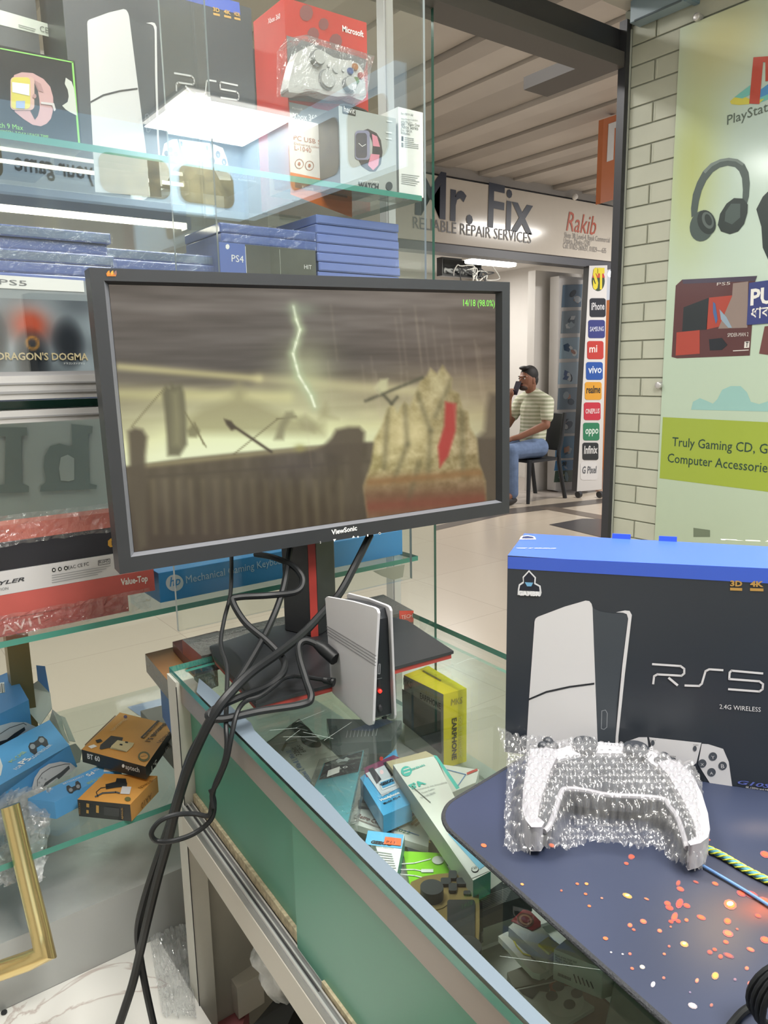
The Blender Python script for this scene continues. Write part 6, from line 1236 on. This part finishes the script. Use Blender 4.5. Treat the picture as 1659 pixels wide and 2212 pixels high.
for x, y, rx, ry, c in EMB:
    px, py = 1340+x*.2315, 1700+y*.2315
    b.disc(pp0, px, py, rx*.2315*1.25, ry*.2315*1.25, M('#'+''.join('%02x' % int(255*v) for v in mixc(hx(c), hx('3d4464'), .5)), .55), .0003, n=9, ang=.4); b.disc(pp0, px, py, rx*.2315*.85, ry*.2315*.85, M('#'+c, .55), .0005, n=11, ang=.4)
b.disc(pp0, 1577, 1954, 7, 5, M('#fff0d8', .5), .0008); b.disc(pp0, 1355, 1936, 5, 2.5, M('#ffe08a', .5), .0008); b.disc(pp0, 1478, 2040, 4, 3, M('#ffe08a', .5), .0008)
for px, py, a, c in ((1247, 1910, 3, 'd8603c'), (1267, 1910, 3.4, 'f08048'), (1265, 1932, 3, 'd8603c'), (1273, 1958, 3, 'e8683c'), (1128, 1911, 3, 'f0884a'), (1300, 1941, 2.4, 'b8705a'), (1353, 1866, 4, 'b04a38'), (1365, 1851, 5, 'b04a38'), (1045, 1827, 5, 'd8603c'), (1308, 2028, 4.5, 'e8643c'), (1320, 2058, 2, 'c8c0c0'), (1345, 2062, 2, 'c8c0c0')): b.disc(pp0, px, py, a*1.3, a*.8, M('#'+c, .55), .0004, n=9, ang=.3)
mt = b.build('printed_cloth', mpad); set_cols(mt, pcs)
b = MB(); b.prism([padpt(1, 0)-UP*.0004]+[p-UP*.0004 for p in rim[1:]]+[padpt(1, 1)-UP*.0004], (0, 0, -.0026), PADE); b.build('rubber_base', mpad)
b = MB(); b.tube([p-UP*.0013 for p in rim], .0021, PADE, 8); b.build('stitched_edge', mpad, smooth=True)
rb_ = thing('boxed_console', 'large black console box with blue top standing on the mouse pad', 'box', (F0+FD*.12+BD*.5))
zb0 = T+.0036
b = MB(); o = V((F0.x, F0.y, zb0)); BOXF = M('#30353c', .28, var=.05, vscale=6); b.obox(o, FD*Wb, BD, UP*(.983+Hb-zb0), BOXF, top=M('#4566cf', .3))
rs5_art(b, FN)
pt2 = Plane((0, 0, .983+Hb), (0, 0, 1)); b.text('G10S3', pt2, (1115, 1185), (1202, 1186), WHITE, h=5, bold=.03, shear=.3, off=.0004); b.text('RS5', pt2, (1558, 1167), (1690, 1172), WHITE, h=11, off=.0004)
b.pp(pt2, [(1122, 1166), (1126, 1159), (1140, 1157), (1155, 1160), (1158, 1166)], WHITE, .0004); b.pp(pt2, [(1127, 1164), (1130, 1160), (1140, 1159), (1151, 1161), (1154, 1164)], M('#2a3560', .4), .0007)
b.build('carton', rb_, bevel=.0006)
b = MB(); tl = V((F0.x, F0.y, .983+Hb))+BD
for a0, a1 in ((.090, .108), (.135, .152)): b.obox(tl+FD*a0-BD*.01, FD*(a1-a0), BD*.012, UP*.005, BOXB)
b.build('tab', rb_)

# ================================================================== GAMEPAD IN BUBBLE WRAP
Q0, Q1, Q2 = at(1095, 1850, 'z', T+.006), at(1515, 1890, 'z', T+.006), FN(1090, 1592, .012)
BW = Plane.pts(Q0, Q1, Q2)
def g(x, y): return (1060+x*.361, 1560+y*.361)
gp = thing('wrapped_gamepad', 'white gamepad with dark centre inside the bubble wrap', 'gamepad', tuple(BW(1300, 1800)))
GW, GK = M('#9b9a9f', .4), M('#33363c', .4)
lg = [(240, 300), (330, 290), (400, 305), (385, 360), (350, 440), (312, 560), (287, 650), (278, 720), (318, 755), (300, 785), (240, 785), (205, 740), (185, 670), (190, 560), (204, 450), (225, 350)]
rg = [(985, 385), (1060, 362), (1130, 392), (1200, 470), (1250, 580), (1285, 700), (1297, 800), (1285, 850), (1240, 885), (1180, 900), (1165, 875), (1215, 845), (1212, 790), (1180, 700), (1120, 580), (1050, 460)]
ctr = [(400, 335), (560, 292), (760, 292), (930, 335), (985, 385), (1050, 460), (1120, 580), (1180, 700), (1212, 790), (1212, 845), (1168, 870), (1112, 690), (1060, 615), (1000, 562), (700, 542), (440, 503), (410, 538), (380, 640), (332, 758), (280, 720), (290, 650), (315, 560), (352, 440)]
topb = [(330, 290), (420, 270), (500, 245), (640, 232), (800, 245), (960, 290), (1060, 362), (985, 388), (930, 340), (760, 300), (560, 300), (400, 340)]
for nm, o_, m_, h0, h1 in (('grip', lg, GW, .002, .024), ('grip', rg, GW, .002, .024), ('front_shell', ctr, GK, .002, .017), ('top_shell', topb, M('#c9c9ce', .35), .002, .02)):
    b = MB(); b.prism([BW(*g(*q), h1) for q in o_], BW.n*-(h1-h0), m_); b.build(nm, gp, bevel=.005 if nm == 'grip' else .003, seg=4, smooth=True)
b = MB(); b.tube(spline([BW(*g(*q), .018) for q in ((318, 770), (345, 740), (385, 640), (412, 545), (445, 510), (560, 520), (700, 548), (1000, 568), (1060, 622), (1112, 700), (1165, 875))], 5), .0022, GW, 8); b.build('trim_line', gp, smooth=True)
for x, y, nm in ((340, 255, 'button_cluster'), (1030, 352, 'button_cluster')):
    b = MB()
    for dx, dy in ((0, -28), (30, 0), (0, 28), (-30, 0)): c = BW(*g(x+dx, y+dy), .02); b.ball(c, .005, .005, .004, GK, 10, 6)
    b.build(nm, gp, smooth='all')
for x, y in ((560, 270), (860, 300)): b = MB(); c = BW(*g(x, y), .018); b.cyl(c, c+BW.n*.008, .011, GK, 18); b.build('thumbstick', gp, smooth=True)
outl = [g(*q) for q in [(30, 65), (95, 70), (130, 100), (320, 110), (500, 160), (720, 215), (900, 230), (1040, 270), (1110, 290), (1160, 270), (1215, 245), (1225, 290), (1265, 380), (1280, 560), (1288, 700), (1303, 850), (1262, 940), (1180, 920), (1100, 880), (1030, 830), (960, 780), (920, 795), (600, 745), (570, 770), (450, 790), (330, 800), (230, 825), (120, 815), (60, 765), (80, 740), (75, 600), (90, 400), (90, 230), (60, 160)]]
cover = [g(*q) for q in lg[8:]+[(330, 290)]+topb[1:7]+rg[2:11]+[(1060, 620), (440, 510)]]
X0, X1, Y0, Y1 = 1066, 1536, 1578, 1904; st2 = 2.5
gx, gy = np.meshgrid(np.arange(X0, X1, st2), np.arange(Y0, Y1, st2))
def dist_in(pts, X, Y):
    ins = np.zeros(X.shape, bool); dm = np.full(X.shape, 1e9)
    for (x0, y0), (x1, y1) in zip(pts, pts[1:]+pts[:1]):
        ins ^= ((y0 > Y) != (y1 > Y)) & (X < (x1-x0)*(Y-y0)/((y1-y0) or 1e-9)+x0); dx, dy = x1-x0, y1-y0
        t = np.clip(((X-x0)*dx+(Y-y0)*dy)/(dx*dx+dy*dy+1e-9), 0, 1); dm = np.minimum(dm, np.hypot(X-x0-t*dx, Y-y0-t*dy))
    return np.where(ins, dm, -dm)
dO = dist_in(outl, gx, gy)+np.random.RandomState(2).uniform(-1.5, 1.5, gx.shape); dC = dist_in(cover, gx, gy)
base = .005+.022*np.clip((dC+26)/34, 0, 1)**.6*np.clip(dO/30, 0, 1)**.7
nr = np.random.RandomState(8); wr = nr.rand(40, 60); ix = (gx-X0)/9; iy = (gy-Y0)/9; a, c = ix.astype(int) % 58, iy.astype(int) % 38
base += .0035*(wr[c, a]-.5)*np.clip(1-dC/20, 0, 1)
sp = 16.5; rowi = np.floor((gy-Y0)/(sp*.87)); cxg = (np.floor((gx-X0-(rowi % 2)*sp/2)/sp)+.5)*sp+X0+(rowi % 2)*sp/2; cyg = (rowi+.5)*sp*.87+Y0
rr2 = np.hypot(gx-cxg, gy-cyg)/(sp*.44); dome = np.sqrt(np.clip(1-rr2**2, 0, 1)); jit = (np.sin(cxg*12.9898+cyg*78.233)*43758.5453) % 1
H2 = base+.0052*dome*(.45+.75*jit)*np.clip(dO/6, 0, 1)
b = MB(); idx = -np.ones(gx.shape, int); BWM = film('bubble_film', (.95, .95, .96), .05, .12, 0, 160, .10, wcol=(.95, .95, .97))
for j in range(gx.shape[0]):
    for i in range(gx.shape[1]):
        if dO[j, i] > 0: idx[j, i] = len(b.v); b.v.append(tuple(BW(gx[j, i], gy[j, i], H2[j, i])))
kk = b.mi(BWM)
for j in range(gx.shape[0]-1):
    for i in range(gx.shape[1]-1):
        q = (idx[j, i], idx[j, i+1], idx[j+1, i+1], idx[j+1, i])
        if min(q) >= 0: b.f.append(tuple(int(v) for v in q)); b.m.append(kk)
tag(b.build('bubble_wrap', smooth='all'), 'clear bubble wrap pouch around the white gamepad leaning on the console box', 'bubble wrap')

# ================================================================== CABLES
CK = M('#1a1c1e', .45, spec=.3)
def cable(name, label, pts, r, n=8):
    t = thing(name, label, 'cable', tuple(pd(*pts[-1]))); P = spline([pd(*q) for q in pts], 7); b = MB(); b.tube(P, r, CK, n); b.build('cord', t, smooth=True); return t, P
t, P = cable('display_cable', 'thick black cable running from the monitor behind the console and over the counter edge', [(800, 1155, 1.06), (770, 1215, 1.03), (735, 1280, 1.0), (700, 1320, .97), (655, 1368, .93), (600, 1412, .88), (540, 1455, .83), (490, 1505, .80), (458, 1550, .79), (430, 1605, .79), (405, 1665, .80), (382, 1740, .82), (362, 1820, .84), (340, 1900, .86), (318, 1990, .88), (302, 2060, .90), (285, 2130, .91), (252, 2230, .92)], .0052)
cable('monitor_power_cable', 'black power cable hanging from under the middle of the monitor over the counter corner', [(626, 1185, 1.02), (612, 1270, .98), (585, 1345, .94), (545, 1420, .89), (495, 1500, .84), (455, 1560, .82), (415, 1625, .82), (390, 1700, .83), (366, 1780, .85), (335, 1870, .87), (310, 1950, .89), (298, 2010, .905), (303, 2070, .915), (318, 2150, .92), (338, 2240, .93)], .0044)
cable('thin_power_cable', 'thin black cable hanging from the left underside of the monitor down the green panel', [(500, 1200, 1.0), (498, 1280, .97), (484, 1340, .94), (477, 1392, .91), (490, 1440, .88), (490, 1500, .84), (488, 1560, .80), (490, 1610, .79), (483, 1650, .79), (463, 1700, .80), (457, 1740, .80), (450, 1762, .80), (420, 1758, .80), (380, 1760, .79), (345, 1774, .785), (327, 1800, .785), (340, 1817, .79), (375, 1816, .79), (420, 1800, .80), (456, 1770, .805), (463, 1735, .805), (455, 1705, .805)], .0027)
t, P = cable('usb_cable', 'thin black cable from the console back across the stand base and down the green panel', [(716, 1470, .86), (690, 1467, .87), (650, 1461, .88), (615, 1464, .87), (590, 1484, .85), (560, 1505, .83), (530, 1515, .82), (512, 1540, .80), (500, 1590, .79), (490, 1640, .788), (472, 1685, .793), (458, 1715, .797), (462, 1745, .797)], .0027)
b = MB(); b.tube([pd(700, 1469, .866), pd(722, 1474, .862)], [.004, .005], CK, 10); b.build('plug', t, smooth=True)
t, P = cable('video_cable', 'black looping cable from the monitor underside folded over the counter edge back to the console', [(552, 1197, 1.03), (590, 1204, 1.01), (632, 1222, 1.0), (654, 1252, .99), (640, 1278, .98), (580, 1286, .96), (515, 1290, .95), (503, 1300, .945), (530, 1345, .93), (580, 1388, .91), (612, 1425, .89), (610, 1455, .87), (575, 1483, .85), (520, 1505, .82), (470, 1528, .80), (450, 1546, .79), (480, 1553, .795), (560, 1536, .815), (650, 1522, .83), (672, 1508, .835), (662, 1472, .85), (648, 1425, .87), (646, 1395, .885), (664, 1384, .89), (700, 1400, .885)], .0042)
b = MB(); b.tube([pd(682, 1390, .89), pd(700, 1402, .885), pd(725, 1424, .875)], [.005, .008, .008], CK, 10); b.build('plug', t, smooth=True)
# braided cords and the coil on the mouse pad
t = thing('braided_cord', 'yellow and blue braided cord lying across the mouse pad', 'cord', at(1600, 1870, 'z', T+.004)); P = spline([at(x, y, 'z', T+.0065) for x, y in ((1510, 1825), (1560, 1848), (1615, 1880), (1680, 1912), (1740, 1940))], 8); b = MB(); b.tube(P, .0024, M('#4d8896', .6), 10); b.build('cord', t, smooth=True)
b = MB(); YB = M('#c9cc3c', .6)
for k in range(len(P)-1):
    for ph in (0, 1.57, 3.14, 4.7):
        d = (P[k+1]-P[k]).normalized(); s_ = d.cross(UP).normalized(); aa = k*.8+ph; q1 = P[k]+s_*(.0025*math.cos(aa))+UP*(.0025*math.sin(aa)); q2 = P[k+1]+s_*(.0025*math.cos(aa+.8))+UP*(.0025*math.sin(aa+.8)); b.tube([q1, q2], .0006, YB, 5)
b.build('braid', t)
b = MB(); b.tube(spline([at(x, y, 'z', T+.0055) for x, y in ((1515, 1868), (1570, 1900), (1620, 1930), (1680, 1968), (1740, 2005))], 8), .0012, M('#5a7fb0', .5), 8); tag(b.build('thin_blue_cord', smooth=True), 'thin blue cord lying beside the yellow braided cord', 'cord')
t = thing('cable_coil', 'coil of black cable at the bottom right corner of the mouse pad', 'cable', at(1660, 2150, 'z', T+.004)); b = MB()
for k in range(4):
    c = at(1704+k*4, 2165+k*6, 'z', T+.030); P = []
    for j in range(26):
        a_ = 2*math.pi*j/25; P.append(c+V((.5, -.4, 0)).normalized()*(math.cos(a_)*(.017+.001*k))+UP*(math.sin(a_)*(.025-.0012*k))+V((.4, .5, 0))*(k*.009-.010+.002*math.sin(a_*2)))
    b.tube(P[:-1], .0017, CK, 8, closed=True)
b.build('cord', t, smooth=True)
b = MB(); b.tube(spline([at(x, y, 'z', T+.006) for x, y in ((1640, 2165), (1600, 2190), (1560, 2240))], 5), .0024, CK, 8); b.build('loose_end', t, smooth=True)
